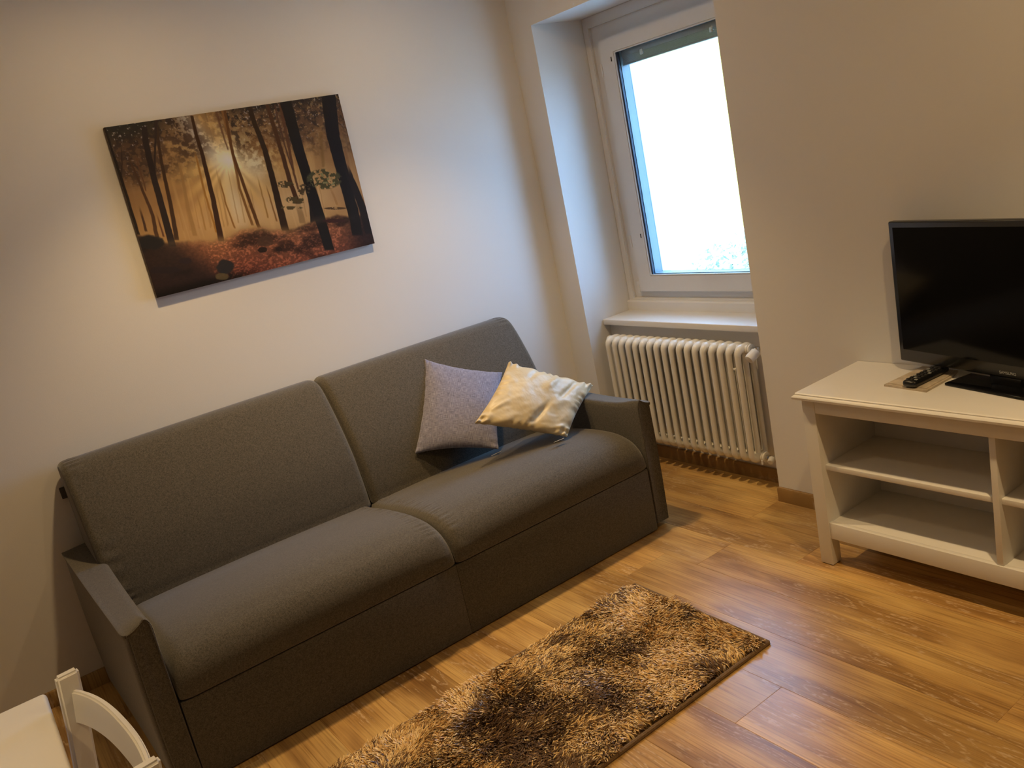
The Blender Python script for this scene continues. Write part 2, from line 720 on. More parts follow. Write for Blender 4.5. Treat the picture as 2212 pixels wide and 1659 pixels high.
# ------------------------------------------------------------------ window
win = bpy.data.objects.new('window_1', None)
COL.objects.link(win)
win.location = ((NX0 + NX1) / 2, WD, 0.72)
win['kind'] = 'structure'
FX0, FX1 = NX0, NX1
SX0, SX1 = 0.252, 1.066        # sash
SZ0, SZ1 = 0.777, 1.932
GX0, GX1 = 0.342, 0.976        # glass opening
GZ0, GZ1 = 0.857, 1.860


def frame4(name, m, parent, x0, x1, z0, z1, ix0, ix1, iz0, iz1, y0, y1, bev=0.002, kind=None):
    """rectangular frame with mitred look: one mesh, 4 bars"""
    bb = MB()
    o_ = [(x0, z0), (x1, z0), (x1, z1), (x0, z1)]
    i_ = [(ix0, iz0), (ix1, iz0), (ix1, iz1), (ix0, iz1)]
    V = []
    for y in (y0, y1):
        V.append(([bb.bm.verts.new((p[0], y, p[1])) for p in o_], [bb.bm.verts.new((p[0], y, p[1])) for p in i_]))
    for k in range(4):
        n = (k + 1) % 4
        (oa, ia), (ob, ib) = V
        bb.bm.faces.new((oa[k], oa[n], ia[n], ia[k]))
        bb.bm.faces.new((ob[k], ib[k], ib[n], ob[n]))
        bb.bm.faces.new((oa[k], ob[k], ob[n], oa[n]))
        bb.bm.faces.new((ia[k], ia[n], ib[n], ib[k]))
    if bev:
        bmesh.ops.recalc_face_normals(bb.bm, faces=bb.bm.faces[:])
        es = [e for e in bb.bm.edges if e.calc_face_angle(0) > 1.0]
        bmesh.ops.bevel(bb.bm, geom=es, offset=bev, segments=2, affect='EDGES', clamp_overlap=True)
    return bb.build(name, m, parent, kind)


# outer casing, fixed frame (two steps), sash, glazing
frame4('window_frame', 'frame', win, FX0, FX1, SILLZ + 0.043, NTOP, 0.192, 1.126, 0.745, 1.992, WD - 0.012, WD + 0.05, 0.003)
frame4('fixed_frame', 'frame', win, 0.185, 1.133, 0.735, 2.000, 0.262, 1.056, 0.785, 1.925, WD + 0.004, WD + 0.12, 0.003)
sash = frame4('sash', 'frame', win, SX0, SX1, SZ0, SZ1, GX0, GX1, GZ0, GZ1, WD - 0.022, WD + 0.045, 0.004)
frame4('glazing_bead', 'plastic', sash, GX0 - 0.002, GX1 + 0.002, GZ0 - 0.002, GZ1 + 0.002, GX0 + 0.003, GX1 - 0.003, GZ0 + 0.003, GZ1 - 0.003, WD - 0.021, WD - 0.014, 0.001)
frame4('gasket', 'gasket', sash, GX0 - 0.004, GX1 + 0.004, GZ0 - 0.004, GZ1 + 0.004, GX0 + 0.011, GX1 - 0.011, GZ0 + 0.002, GZ1 - 0.002, WD - 0.014, WD - 0.004, 0)
pane = boxpart('pane', 'glass', sash, GX0, GX1, WD - 0.003, WD + 0.001, GZ0, GZ1, 0)
# outer leaf of the double window
frame4('outer_sash', 'outerframe', win, 0.262, 1.056, 0.785, 1.925, 0.353, 0.965, 0.862, 1.858, WD + 0.0455, WD + 0.052, 0.001)
frame4('spacer', 'outerframe', win, 0.343, 0.975, 0.858, 1.859, 0.353, 0.965, 0.8615, 1.8585, WD + 0.001, WD + 0.0455, 0.0)
boxpart('pane', 'glass', win, 0.353, 0.965, WD + 0.046, WD + 0.050, 0.862, 1.858, 0)
# venetian blind, pulled up between the leaves
bl = boxpart('blind_headrail', 'blind', win, 0.346, 0.972, WD + 0.012, WD + 0.040, 1.834, 1.866, 0.002)
bs = MB()
for i in range(9):
    bs.box(0.350, 0.968, WD + 0.014, WD + 0.038, 1.804 + i * 0.0034, 1.8062 + i * 0.0034, 0)
bs.build('blind_slats', 'blind', bl, kind='stuff')
boxpart('bottom_rail', 'blind', bl, 0.349, 0.969, WD + 0.012, WD + 0.040, 1.7955, 1.8035, 0.002)
for x in (0.478, 0.872):
    boxpart('blind_clip', 'chrome', bl, x - 0.009, x + 0.009, WD + 0.008, WD + 0.0125, 1.818, 1.842, 0.001)
# hinges (painted, with dark gaps)
for z in (1.80, 1.02, 0.80):
    h = MB()
    h.tube([(SX0 - 0.004, WD - 0.02, z - 0.028), (SX0 - 0.004, WD - 0.02, z + 0.028)], 0.0065, 10)
    h.build('hinge', 'frame', win)
for z in (1.835, 1.045):
    boxpart('drain_slot', 'black', sash, 0.318, 0.324, WD - 0.0228, WD - 0.020, z - 0.010, z + 0.010, 0.0005)
# bottom trim and sill
b = MB()
b.prism([(WD + 0.05, SILLZ), (WD - 0.027, SILLZ), (WD - 0.027, 0.728), (WD - 0.022, 0.734), (WD + 0.05, 0.736)], 0, NX0, NX1)
b.build('bottom_trim', 'frame', win)
o = boxpart('trim_1', 'frame', None, NX0 + 0.001, NX1 - 0.001, 0.098, WD + 0.06, SILLZ - 0.028, SILLZ, 0.004, 3, kind='structure')

# ------------------------------------------------------------------ radiator
RX = 0.247
PITCH = 0.0455
NS = 18
RY0, RY1 = 0.028, 0.112
RZ0, RZ1 = 0.115, 0.622
rad = thing('radiator', 'cream-white column radiator under the window sill', 'radiator', (0.65, 0.07, RZ0 + 0.0))


def rsec_mesh(x0):
    s = MB()
    r = 0.0120
    R2 = 0.0195
    zt, zb = RZ1 - R2, RZ0 + R2
    ya, yb = RY0, RY1
    cr = 0.026
    pts, rr = [], []

    def add(y, z, rad_):
        pts.append((x0, y, z))
        rr.append(rad_)
    # front column upward
    for t in np.linspace(0, 1, 7):
        z = zb + cr + 0.02 + (zt - zb - 2 * cr - 0.04) * t
        add(ya, z, r)
    for t in np.linspace(0.15, 1, 7):
        a = math.pi / 2 * t
        add(ya + cr - cr * math.cos(a), zt - cr + cr * math.sin(a), r + (R2 - r) * t)
    for t in np.linspace(0.1, 0.9, 4):
        add(ya + cr + (yb - ya - 2 * cr) * t, zt, R2)
    for t in np.linspace(0, 0.85, 7):
        a = math.pi / 2 * t
        add(yb - cr + cr * math.sin(a), zt - cr + cr * math.cos(a), R2 - (R2 - r) * t)
    for t in np.linspace(0, 1, 7):
        z = zt - cr - 0.02 - (zt - zb - 2 * cr - 0.04) * t
        add(yb, z, r)
    for t in np.linspace(0.15, 1, 7):
        a = math.pi / 2 * t
        add(yb - cr + cr * math.cos(a), zb + cr - cr * math.sin(a), r + (R2 - r) * t)
    for t in np.linspace(0.1, 0.9, 4):
        add(yb - cr - (yb - ya - 2 * cr) * t, zb, R2)
    for t in np.linspace(0, 0.85, 7):
        a = math.pi / 2 * t
        add(ya + cr - cr * math.sin(a), zb + cr - cr * math.cos(a), R2 - (R2 - r) * t)
    s.tube(pts, rr, 14, closed=True, up=(1, 0, 0))
    ym = (ya + yb) / 2
    s.tube([(x0, ym, zb), (x0, ym, zt)], r, 12)
    # nipples to the neighbours
    for z in (zt - 0.004, zb + 0.004):
        s.tube([(x0 - PITCH / 2, ym, z), (x0 + PITCH / 2, ym, z)], 0.0175, 12)
    return s.mesh('radiator_section', True, 60)


sm = rsec_mesh(0.0)
for i in range(NS):
    o = bpy.data.objects.new('radiator_section', sm)
    if i == 0:
        sm.materials.append(M['radiator'])
    COL.objects.link(o)
    o.parent = rad
    o.location = Vector((RX + i * PITCH, 0, 0)) - rad.location
XE = RX + (NS - 1) * PITCH + PITCH / 2
ym = (RY0 + RY1) / 2


def disc_stack(name, xs, rs, z, m):
    s = MB()
    for (a, c), r in zip(xs, rs):
        s.tube([(a, ym, z), (a + 0.001, ym, z), (c - 0.001, ym, z), (c, ym, z)], [r * 0.93, r, r, r * 0.93], 24)
    return s.build(name, m, rad)


zt = RZ1 - 0.0235
zb = RZ0 + 0.0235
disc_stack('end_collar', [(XE, XE + 0.006), (XE + 0.006, XE + 0.011), (XE + 0.011, XE + 0.018)], [0.021, 0.018, 0.022], zt, 'radiator')
disc_stack('end_collar', [(XE, XE + 0.006), (XE + 0.006, XE + 0.011), (XE + 0.011, XE + 0.018)], [0.021, 0.018, 0.022], zb, 'radiator')
disc_stack('end_plug', [(RX - PITCH / 2 - 0.010, RX - PITCH / 2)], [0.019], zt, 'radiator')
# top valve: chrome body, white thermostat knob pointing into the room
b = MB()
b.tube([(XE + 0.018, ym, zt), (XE + 0.030, ym, zt)], 0.012, 6)
b.tube([(XE + 0.030, ym, zt), (XE + 0.048, ym, zt)], 0.009, 16)
b.tube([(XE + 0.042, ym, zt + 0.012), (XE + 0.042, ym, zt - 0.012)], 0.012, 16)
b.tube([(XE + 0.042, ym, zt), (XE + 0.042, ND - 0.002, zt)], 0.008, 14)
b.build('valve_body', 'chrome', rad)
b = MB()
kd = Vector((-0.12, -0.85, -0.45)).normalized()
kp = Vector((XE + 0.042, ym, zt - 0.004))
b.tube([kp + kd * t for t in (0.004, 0.008, 0.045, 0.052, 0.054)], [0.015, 0.0195, 0.0205, 0.018, 0.012], 20)
b.build('valve_knob', 'plastic', rad)
# bottom lock-shield
b = MB()
b.tube([(XE + 0.018, ym, zb), (XE + 0.032, ym, zb)], 0.011, 6)
b.tube([(XE + 0.032, ym, zb), (XE + 0.046, ym, zb)], 0.008, 14)
b.tube([(XE + 0.044, ym, zb), (XE + 0.044, ND - 0.002, zb)], 0.007, 14)
b.build('valve_body', 'chrome', rad)
b = MB()
kd = Vector((0.25, -0.75, -0.25)).normalized()
kp = Vector((XE + 0.044, ym, zb))
b.tube([kp + kd * t for t in (0.0, 0.003, 0.024, 0.027)], [0.011, 0.0125, 0.0125, 0.010], 18)
b.build('valve_cap', 'plastic', rad)
b = MB()
b.tube([(XE + 0.008, ym - 0.02, zb - 0.008), (XE + 0.008, ym - 0.02, zb - 0.026)], 0.004, 10)
b.build('vent_pin', 'plastic', rad)
for x in (RX + 2.5 * PITCH, RX + 14.5 * PITCH):
    boxpart('wall_bracket', 'radiator', rad, x - 0.010, x + 0.010, RY1 - 0.02, ND + 0.001, 0.50, 0.53, 0.002)
boxpart('spacer_clip', 'radiator', rad, RX + 16.35 * PITCH, RX + 16.65 * PITCH, RY0 - 0.004, RY0 + 0.02, 0.520, 0.528, 0.001)

# ------------------------------------------------------------------ sofa
SYL, SYR = -2.338, -0.372      # outside of the two arms
SYM = -1.342                   # the gap between the cushions
sofa = thing('sofa', 'dark grey-brown two-seat sofa bed with tall backrest against the wall', 'sofa', (0.47, -1.355, 0))


def smooth_closed(pts, n):
    """Catmull-Rom through a closed 2D outline"""
    P = np.array(pts, float)
    N = len(P)
    seg = np.linalg.norm(np.roll(P, -1, 0) - P, axis=1)
    L = np.concatenate([[0], np.cumsum(seg)])
    out = []
    for s in np.linspace(0, L[-1], n, endpoint=False):
        i = min(N - 1, int(np.searchsorted(L, s, 'right')) - 1)
        t = (s - L[i]) / max(seg[i], 1e-9)
        p0, p1, p2, p3 = P[i - 1], P[i], P[(i + 1) % N], P[(i + 2) % N]
        out.append(0.5 * ((2 * p1) + (-p0 + p2) * t + (2 * p0 - 5 * p1 + 4 * p2 - p3) * t * t + (-p0 + 3 * p1 - 3 * p2 + p3) * t ** 3))
    return np.array(out)


def loft(name, m, parent, prof, y0, y1, rl=0.03, rr=0.03, crown=0.012, weight=None, ny=60, nprof=320, wr=None):
    """cushion: 2D profile (x,z) run along y with soft rounded ends and a slight crown"""
    P = smooth_closed(prof, nprof)
    T = np.roll(P, -1, 0) - np.roll(P, 1, 0)
    T /= np.linalg.norm(T, axis=1)[:, None]
    Nn = np.stack([T[:, 1], -T[:, 0]], 1)
    area_ = 0.5 * np.sum(P[:, 0] * np.roll(P[:, 1], -1) - np.roll(P[:, 0], -1) * P[:, 1])
    if area_ < 0:
        Nn = -Nn
    W = np.ones(len(P)) if weight is None else np.array([weight(p) for p in P])
    INS = np.array([0.30 + 0.70 * min(1.0, max(0.0, (p[1] - 0.275) / 0.10)) if p[0] > 0.5 else 1.0 for p in P])
    e = np.concatenate([np.linspace(0, 1, 9) ** 1.6 * rl, np.linspace(rl, (y1 - y0) - rr, ny)[1:-1], (y1 - y0) - np.linspace(1, 0, 9) ** 1.6 * rr])
    V = []
    for d in e:
        ins = 0.0
        if d < rl:
            q = 1 - d / rl
            ins = rl * (1 - math.sqrt(max(0, 1 - q * q))) * 0.8
        rem = (y1 - y0) - d
        if rem < rr:
            q = 1 - rem / rr
            ins = rr * (1 - math.sqrt(max(0, 1 - q * q))) * 0.8
        u = d / (y1 - y0)
        cr = crown * (4 * u * (1 - u)) ** 0.7
        off = (cr * W - ins * INS)[:, None] * Nn
        Q = P + off
        if wr is not None:
            Q = Q + wr(P, d, rem, Nn)
        for q_ in Q:
            V.append((q_[0], y0 + d, q_[1]))
    n = len(P)
    F = []
    for j in range(len(e) - 1):
        for i in range(n):
            F.append((j * n + i, j * n + (i + 1) % n, (j + 1) * n + (i + 1) % n, (j + 1) * n + i))
    bm = bmesh.new()
    vv = [bm.verts.new(v) for v in V]
    for f in F:
        bm.faces.new([vv[k] for k in f])
    bm.faces.new(vv[:n])
    bm.faces.new(vv[-n:])
    bmesh.ops.recalc_face_normals(bm, faces=bm.faces[:])
    me = bpy.data.meshes.new(name)
    for f in bm.faces:
        f.smooth = True
    for ed in bm.edges:
        if len(ed.link_faces) == 2 and ed.calc_face_angle(0) > 1.0:
            ed.smooth = False
    bm.to_mesh(me)
    bm.free()
    return link(name, me, m, parent)


seat_prof = [(0.20, 0.275), (0.60, 0.265), (0.86, 0.264), (0.905, 0.264), (0.922, 0.266), (0.927, 0.275), (0.927, 0.300), (0.921, 0.328), (0.907, 0.354), (0.882, 0.377),
             (0.845, 0.392), (0.79, 0.402), (0.70, 0.402), (0.60, 0.393), (0.48, 0.376), (0.36, 0.355), (0.22, 0.340), (0.19, 0.31)]
back_prof = [(0.02, 0.46), (0.10, 0.36), (0.20, 0.33), (0.315, 0.335), (0.322, 0.38), (0.308, 0.46), (0.283, 0.55), (0.238, 0.65), (0.186, 0.74),
             (0.148, 0.795), (0.118, 0.824), (0.085, 0.836), (0.055, 0.836), (0.030, 0.832), (0.016, 0.815), (0.014, 0.76), (0.016, 0.60)]


def pucker(side_left, both=False):
    def f(P, d, rem, Nn):
        out = np.zeros_like(P)
        for dd, on in ((d, side_left or both), (rem, (not side_left) or both)):
            if not on:
                continue
            a = math.exp(-((dd - 0.040) / 0.022) ** 2)
            s = P[:, 0] * 1.7 + P[:, 1]
            out += (np.sin(s * 230 + 1.7 * np.sin(s * 61)) * 0.0021 * a)[:, None] * Nn
        return out
    return f


sw = lambda p: min(1.0, max(0.0, (p[1] - 0.28) / 0.10))
bw = lambda p: min(1.0, max(0.15, (p[0] - 0.03) / 0.10))
loft('seat_cushion', 'sofa', sofa, seat_prof, SYL + 0.080, SYM - 0.002, 0.045, 0.035, 0.016, sw, wr=pucker(False))
loft('seat_cushion', 'sofa', sofa, seat_prof, SYM + 0.002, SYR - 0.078, 0.035, 0.045, 0.016, sw, wr=pucker(True))
loft('back_cushion', 'sofa', sofa, back_prof, -2.289, SYM + 0.006, 0.024, 0.03, 0.012, bw, wr=pucker(True))
loft('back_cushion', 'sofa', sofa, back_prof, SYM + 0.010, -0.400, 0.03, 0.024, 0.012, bw, wr=pucker(False))
boxpart('back_frame', 'sofadark', sofa, 0.004, 0.013, -2.305, -0.39, 0.700, 0.742, 0.003)
boxpart('back_box', 'sofadark', sofa, 0.006, 0.16, -2.262, -0.446, 0.06, 0.47, 0.004)
# base: two fabric panels and hidden box
boxpart('base_panel', 'sofa', sofa, 0.06, 0.920, SYL + 0.079, SYM - 0.0003, 0.006, 0.262, 0.0015, 2)
boxpart('base_panel', 'sofa', sofa, 0.06, 0.920, SYM + 0.0003, SYR - 0.077, 0.006, 0.262, 0.0015, 2)


def sofa_arm(yi, yo_):
    """slim arm: side panel with a soft top and a pinched seam at the outer and front edges"""
    s = 1 if yo_ > yi else -1
    yo = yo_
    bm = bmesh.new()
    nx, nz = 34, 26
    # cross section outline in (y,z): from inner bottom up, over the top, to the outer bottom
    def section(x, u):
        yo = yo_ + s * (0.026 * (1 - u) ** 1.3)
        tl = max(0.0, (u - 0.955) / 0.045)
        yo = yo - s * 0.030 * (1 - math.sqrt(max(0.0, 1 - min(1.0, tl) ** 2))) * 0.35
        # u 0..1 along front-back ; returns list of (y,z)
        top = 0.522 + 0.018 * (1 - u) ** 2 - 0.012 * math.sin(math.pi * u)
        front = math.exp(-((1 - u) / 0.10) ** 2)
        thick = abs(yo - yi)
        pts = []
        z0 = 0.028
        # inner side
        for t in np.linspace(0, 1, 9):
            pts.append((yi + s * 0.003 * math.sin(math.pi * t), z0 + (top - 0.02 - z0) * t))
        # inner rounded corner
        for a in np.linspace(0.2, 1, 5):
            an = a * math.pi / 2
            pts.append((yi + s * 0.016 * (1 - math.cos(an)), top - 0.02 + 0.018 * math.sin(an) + 0.018 * front * math.sin(an)))
        # top, slightly dished towards the seam
        for t in np.linspace(0.12, 0.92, 6):
            pts.append((yi + s * (0.016 + (thick - 0.016) * t), top - 0.002 - 0.006 * t + 0.018 * front * (1 - t) ** 1.6))
        # outer seam (raised piping)
        zt_ = top - 0.009
        pts.append((yi + s * (thick - 0.002), zt_ + 0.002))
        pts.append((yi + s * (thick + 0.003), zt_ + 0.001))
        pts.append((yi + s * (thick + 0.003), zt_ - 0.006))
        pts.append((yi + s * (thick - 0.002), zt_ - 0.010))
        for t in np.linspace(0.06, 1, 9):
            pts.append((yo + s * (-0.002 + 0.004 * math.sin(math.pi * t)), zt_ - 0.01 + (z0 - zt_ + 0.01) * t))
        return pts
    us = np.concatenate([np.linspace(0, 0.9, 24), np.linspace(0.92, 0.95, 3), 0.955 + 0.045 * np.sin(np.linspace(0.1, 1, 9) * math.pi / 2)])
    rings = []
    for u in us:
        x = 0.055 + (0.918 - 0.055) * u
        sec = section(x, u)
        dx = 0.0
        rings.append([bm.verts.new((x, p[0], p[1])) for p in sec])
    n = len(rings[0])
    for j in range(len(rings) - 1):
        for i in range(n):
            bm.faces.new((rings[j][i], rings[j][(i + 1) % n], rings[j + 1][(i + 1) % n], rings[j + 1][i]))
    # rounded back end
    sec = [(v.co.y, v.co.z) for v in rings[0]]
    cyy = sum(p[0] for p in sec) / n
    last = rings[0]
    for q in (0.3, 0.6, 0.85, 1.0):
        an = q * math.pi / 2
        k = 1 - 0.22 * (1 - math.cos(an))
        rg = [bm.verts.new((0.055 - 0.018 * math.sin(an), cyy + (p[0] - cyy) * k, 0.02 + (p[1] - 0.02) * (1 - 0.02 * (1 - math.cos(an))))) for p in sec]
        for i in range(n):
            bm.faces.new((rg[i], rg[(i + 1) % n], last[(i + 1) % n], last[i]))
        last = rg
    bm.faces.new(last)
    # front face, set in behind a narrow lip
    fr = rings[-1]
    cy = sum(v.co.y for v in fr) / n
    r1 = [bm.verts.new((0.922, cy + (v.co.y - cy) * 0.97, 0.27 + (v.co.z - 0.27) * 0.997)) for v in fr]
    r2 = [bm.verts.new((0.919, cy + (v.co.y - cy) * 0.88, 0.27 + (v.co.z - 0.27) * 0.985)) for v in fr]
    for A, B in ((fr, r1), (r1, r2)):
        for i in range(n):
            bm.faces.new((A[i], A[(i + 1) % n], B[(i + 1) % n], B[i]))
    bm.faces.new(list(reversed(r2)))
    bmesh.ops.recalc_face_normals(bm, faces=bm.faces[:])
    me = bpy.data.meshes.new('arm')
    for f in bm.faces:
        f.smooth = True
    for ed in bm.edges:
        if len(ed.link_faces) == 2 and ed.calc_face_angle(0) > 0.9:
            ed.smooth = False
    bm.to_mesh(me)
    bm.free()
    a = link('arm', me, 'sofa', sofa)
    # seam running over the front edge
    s2 = MB()
    yy = yi + s * 0.004
    s2.tube([(0.920, yy, 0.04), (0.921, yy, 0.25), (0.922, yy, 0.45), (0.921, yy + s * 0.001, 0.518), (0.918, yy + s * 0.014, 0.537),
             (0.918, yi + s * 0.034, 0.523)], 0.0022, 6)
    s2.build('arm_seam', 'sofa', a)
    return a


sofa_arm(-2.262, SYL)
sofa_arm(-0.446, SYR)
for x in (0.12, 0.84):
    for y in (-2.30, -0.41):
        boxpart('foot', 'black', sofa, x - 0.02, x + 0.02, y - 0.02, y + 0.02, 0.0, 0.03, 0.003)
for x in (0.12, 0.84):
    boxpart('foot', 'black', sofa, x - 0.02, x + 0.02, SYM - 0.02, SYM + 0.02, 0.0, 0.014, 0.002)

# ------------------------------------------------------------------ loose cushions


def pillow(name, m, TL, TR, BR, BL, th, label, pinch=0.05, wrinkle=0.004, seed=3, n=56, sag=None, folds=()):
    TL, TR, BR, BL = map(Vector, (TL, TR, BR, BL))
    cen = (TL + TR + BR + BL) / 4
    t = thing(name, label, 'cushion', tuple((BL + BR) / 2))
    nrm = ((BR - BL).cross(TL - BL)).normalized()
    V = []
    F = []
    UVs = []

    def P(u, v, side):
        # u 0..1 left-right, v 0..1 bottom-top
        a, b_ = 2 * u - 1, 2 * v - 1
        # edges bow inwards between pointed corners
        uu = u + (-a) * pinch * (1 - b_ * b_) * abs(a) ** 3 * 0.9
        vv = v + (-b_) * pinch * (1 - a * a) * abs(b_) ** 3 * 0.9
        p = (BL * (1 - uu) + BR * uu) * (1 - vv) + (TL * (1 - uu) + TR * uu) * vv
        h = th * (max(0, 1 - abs(a) ** 2.3) * max(0, 1 - abs(b_) ** 2.3)) ** 0.52
        x, y = np.array([u * 5.0 + seed]), np.array([v * 5.0 + seed * 2])
        edge = (1 - abs(a) ** 6) * (1 - abs(b_) ** 6)
        wv = (float(fbm(x, y, seed, 4)[0]) - 0.5) * 2 * wrinkle * edge
        # puckers running in from the seams
        wv += wrinkle * 0.55 * math.sin(u * 55 + 3 * math.sin(u * 13)) * math.exp(-((1 - abs(b_)) / 0.16) ** 2) * (abs(b_) < 0.995)
        wv += wrinkle * 0.55 * math.sin(v * 49 + 3 * math.sin(v * 11)) * math.exp(-((1 - abs(a)) / 0.16) ** 2) * (abs(a) < 0.995)
        for (u0, v0, u1, v1, wd, amp) in folds:
            dx, dy = u1 - u0, v1 - v0
            L2 = dx * dx + dy * dy
            tt = max(0, min(1, ((u - u0) * dx + (v - v0) * dy) / L2))
            dd = math.hypot(u - u0 - tt * dx, v - v0 - tt * dy)
            wv += amp * math.exp(-(dd / wd) ** 2) * (0.3 + 0.7 * math.sin(math.pi * min(1, max(0, tt * 0.9 + 0.1)))) * edge
        return p + nrm * (side * (h + (wv if side > 0 else wv * 0.4)))
    idx = {}
    for side in (1, -1):
        for j in range(n + 1):
            for i in range(n + 1):
                bd = i in (0, n) or j in (0, n)
                key = (i, j, 0 if bd else side)
                if key in idx:
                    continue
                # denser near the border
                u = 0.5 - 0.5 * math.cos(math.pi * i / n)
                v = 0.5 - 0.5 * math.cos(math.pi * j / n)
                u = 0.6 * u + 0.4 * i / n
                v = 0.6 * v + 0.4 * j / n
                idx[key] = len(V)
                V.append(tuple(P(u, v, side if not bd else 0.0)))
                UVs.append((u, v, 0.0))
    for side in (1, -1):
        for j in range(n):
            for i in range(n):
                q = []
                for a, b_ in ((i, j), (i + 1, j), (i + 1, j + 1), (i, j + 1)):
                    bd = a in (0, n) or b_ in (0, n)
                    q.append(idx[(a, b_, 0 if bd else side)])
                F.append(q if side > 0 else q[::-1])
    me = grid_mesh('cover', V, F)
    at = me.attributes.new('weave', 'FLOAT_VECTOR', 'POINT')
    at.data.foreach_set('vector', np.array(UVs, np.float32).ravel())
    c = link('cover', me, m, t)
    return t, P, nrm


blue, PB, nB = pillow('throw_cushion', 'linen', (0.165, -0.889, 0.79), (0.275, -0.597, 0.648), (0.50, -0.832, 0.418), (0.322, -1.109, 0.473),
                      0.052, 'blue-grey linen throw cushion leaning on the sofa backrest', 0.05, 0.0035, 3)
gold, PG, nG = pillow('throw_cushion', 'satin', (0.435, -0.659, 0.724), (0.555, -0.345, 0.535), (0.69, -0.628, 0.425), (0.575, -0.957, 0.583),
                      0.050, 'gold-beige satin throw cushion propped on the blue-grey one', 0.035, 0.010, 9,
                      folds=((0.55, 0.03, 0.62, 0.42, 0.035, -0.016), (0.30, 0.75, 0.34, 0.98, 0.03, -0.010), (0.52, 0.62, 0.60, 0.95, 0.045, 0.010), (0.72, 0.55, 0.80, 0.95, 0.03, -0.012),
                             (0.08, 0.18, 0.22, 0.36, 0.03, 0.008), (0.78, 0.03, 0.93, 0.14, 0.03, 0.010)))


def tag_flap(parent, p, dirv, length, hgt, nrm_):
    b_ = MB()
    d = Vector(dirv).normalized() * length / 2
    hvec = Vector(nrm_).normalized() * hgt
    p = Vector(p)
    th_ = d.cross(hvec).normalized() * 0.0008
    vs_ = [b_.bm.verts.new(q) for q in (p - d - th_, p + d - th_, p + d + hvec - th_, p - d + hvec - th_, p - d + th_, p + d + th_, p + d + hvec + th_, p - d + hvec + th_)]
    for f in ((0, 1, 2, 3), (7, 6, 5, 4), (0, 4, 5, 1), (1, 5, 6, 2), (2, 6, 7, 3), (3, 7, 4, 0)):
        b_.bm.faces.new([vs_[k] for k in f])
    return b_.build('label_tag', 'label', parent, smooth=False)


tag_flap(blue, (0.556, -0.885, 0.428), (0.06, 0.98, 0.06), 0.040, 0.016, (0.75, 0.0, 0.30))
tag_flap(gold, (0.712, -0.690, 0.436), (0.10, 0.98, 0.02), 0.040, 0.014, (0.75, 0.0, 0.30))

# ------------------------------------------------------------------ TV bench
BX0, BX1 = 1.566, 2.783
TZ = 0.610
bench = thing('tv_bench', 'white open-shelved TV bench with square legs against the wall', 'tv bench', (2.17, -0.17, 0))
b = MB()
prof = [(-0.002, TZ - 0.020), (-0.002, TZ), (-0.348, TZ), (-0.352, TZ - 0.003), (-0.352, TZ - 0.006), (-0.358, TZ - 0.009), (-0.361, TZ - 0.013), (-0.360, TZ - 0.020), (-0.340, TZ - 0.022)]
A = b.prism(prof, 0, BX0, BX1)
for v in A:
    # carry the moulding round the two ends
    if abs(v.co.x - BX0) < 1e-6 or abs(v.co.x - BX1) < 1e-6:
        z = v.co.z
        k = 0.009 if z > TZ - 0.0045 else (0.008 if z > TZ - 0.0075 else (0.003 if z > TZ - 0.011 else 0.0))
        v.co.x += k if v.co.x < 2 else -k
b.build('top', 'lacquer', bench)
LX0, LX1 = BX0 + 0.020, BX1 - 0.020
for x0 in (LX0, LX1 - 0.046):
    for y0, y1 in ((-0.338, -0.292), (-0.062, -0.016)):
        boxpart('leg', 'lacquer', bench, x0, x0 + 0.046, y0, y1, 0.003, TZ - 0.020, 0.0015)
        boxpart('glide', 'rubber', bench, x0 + 0.004, x0 + 0.042, y0 + 0.004, y1 - 0.004, 0.0, 0.004, 0)
boxpart('rail', 'lacquer', bench, LX0 + 0.045, LX1 - 0.045, -0.336, -0.318, 0.541, TZ - 0.020, 0.001)
boxpart('rail', 'lacquer', bench, LX0 + 0.045, LX1 - 0.045, -0.334, -0.316, 0.100, 0.157, 0.001)
boxpart('side_panel', 'lacquer', bench, LX0 + 0.030, LX0 + 0.0464, -0.322, -0.03, 0.10, TZ - 0.020, 0.001)
boxpart('side_panel', 'lacquer', bench, LX1 - 0.0464, LX1 - 0.030, -0.322, -0.03, 0.10, TZ - 0.020, 0.001)
boxpart('bottom_panel', 'lacquer', bench, LX0 + 0.020, LX1 - 0.020, -0.322, -0.03, 0.139, 0.155, 0.001)
boxpart('back_panel', 'lacquer', bench, LX0 + 0.020, LX1 - 0.020, -0.034, -0.028, 0.12, TZ - 0.020, 0)
boxpart('divider', 'lacquer', bench, 2.165, 2.183, -0.330, -0.034, 0.150, TZ - 0.020, 0.001)
boxpart('shelf', 'lacquer', bench, LX0 + 0.022, 2.165, -0.318, -0.034, 0.340, 0.357, 0.0015)
boxpart('shelf', 'lacquer', bench, 2.183, LX1 - 0.022, -0.318, -0.034, 0.340, 0.357, 0.0015)

# ------------------------------------------------------------------ television
PTL = Vector((1.766, -0.060, 0.0))
ang = math.atan2(-0.235, 0.972)
TVW = 0.735
u = Vector((math.cos(ang), math.sin(ang), 0))
nrm_in = Vector((u.y, -u.x, 0))      # into the room
tvc = PTL + u * TVW / 2
tv = thing('television', 'black flat-screen television on a glossy stand atop the white bench', 'television', (tvc.x, tvc.y, TZ), ang)
RZm = Matrix.Rotation(ang, 3, 'Z')


def tvbox(name, m, parent, x0, x1, y0, y1, z0, z1, bev=0.002, seg=3):
    """local TV space: x along the screen, y away from the room, origin bottom centre on the bench"""
    b_ = MB()
    b_.box(x0, x1, y0, y1, z0, z1, bev, seg)
    me = b_.mesh(name)
    me.transform(Matrix.Translation((tvc.x, tvc.y, TZ)) @ Matrix.Rotation(ang, 4, 'Z'))
    return link(name, me, m, parent)


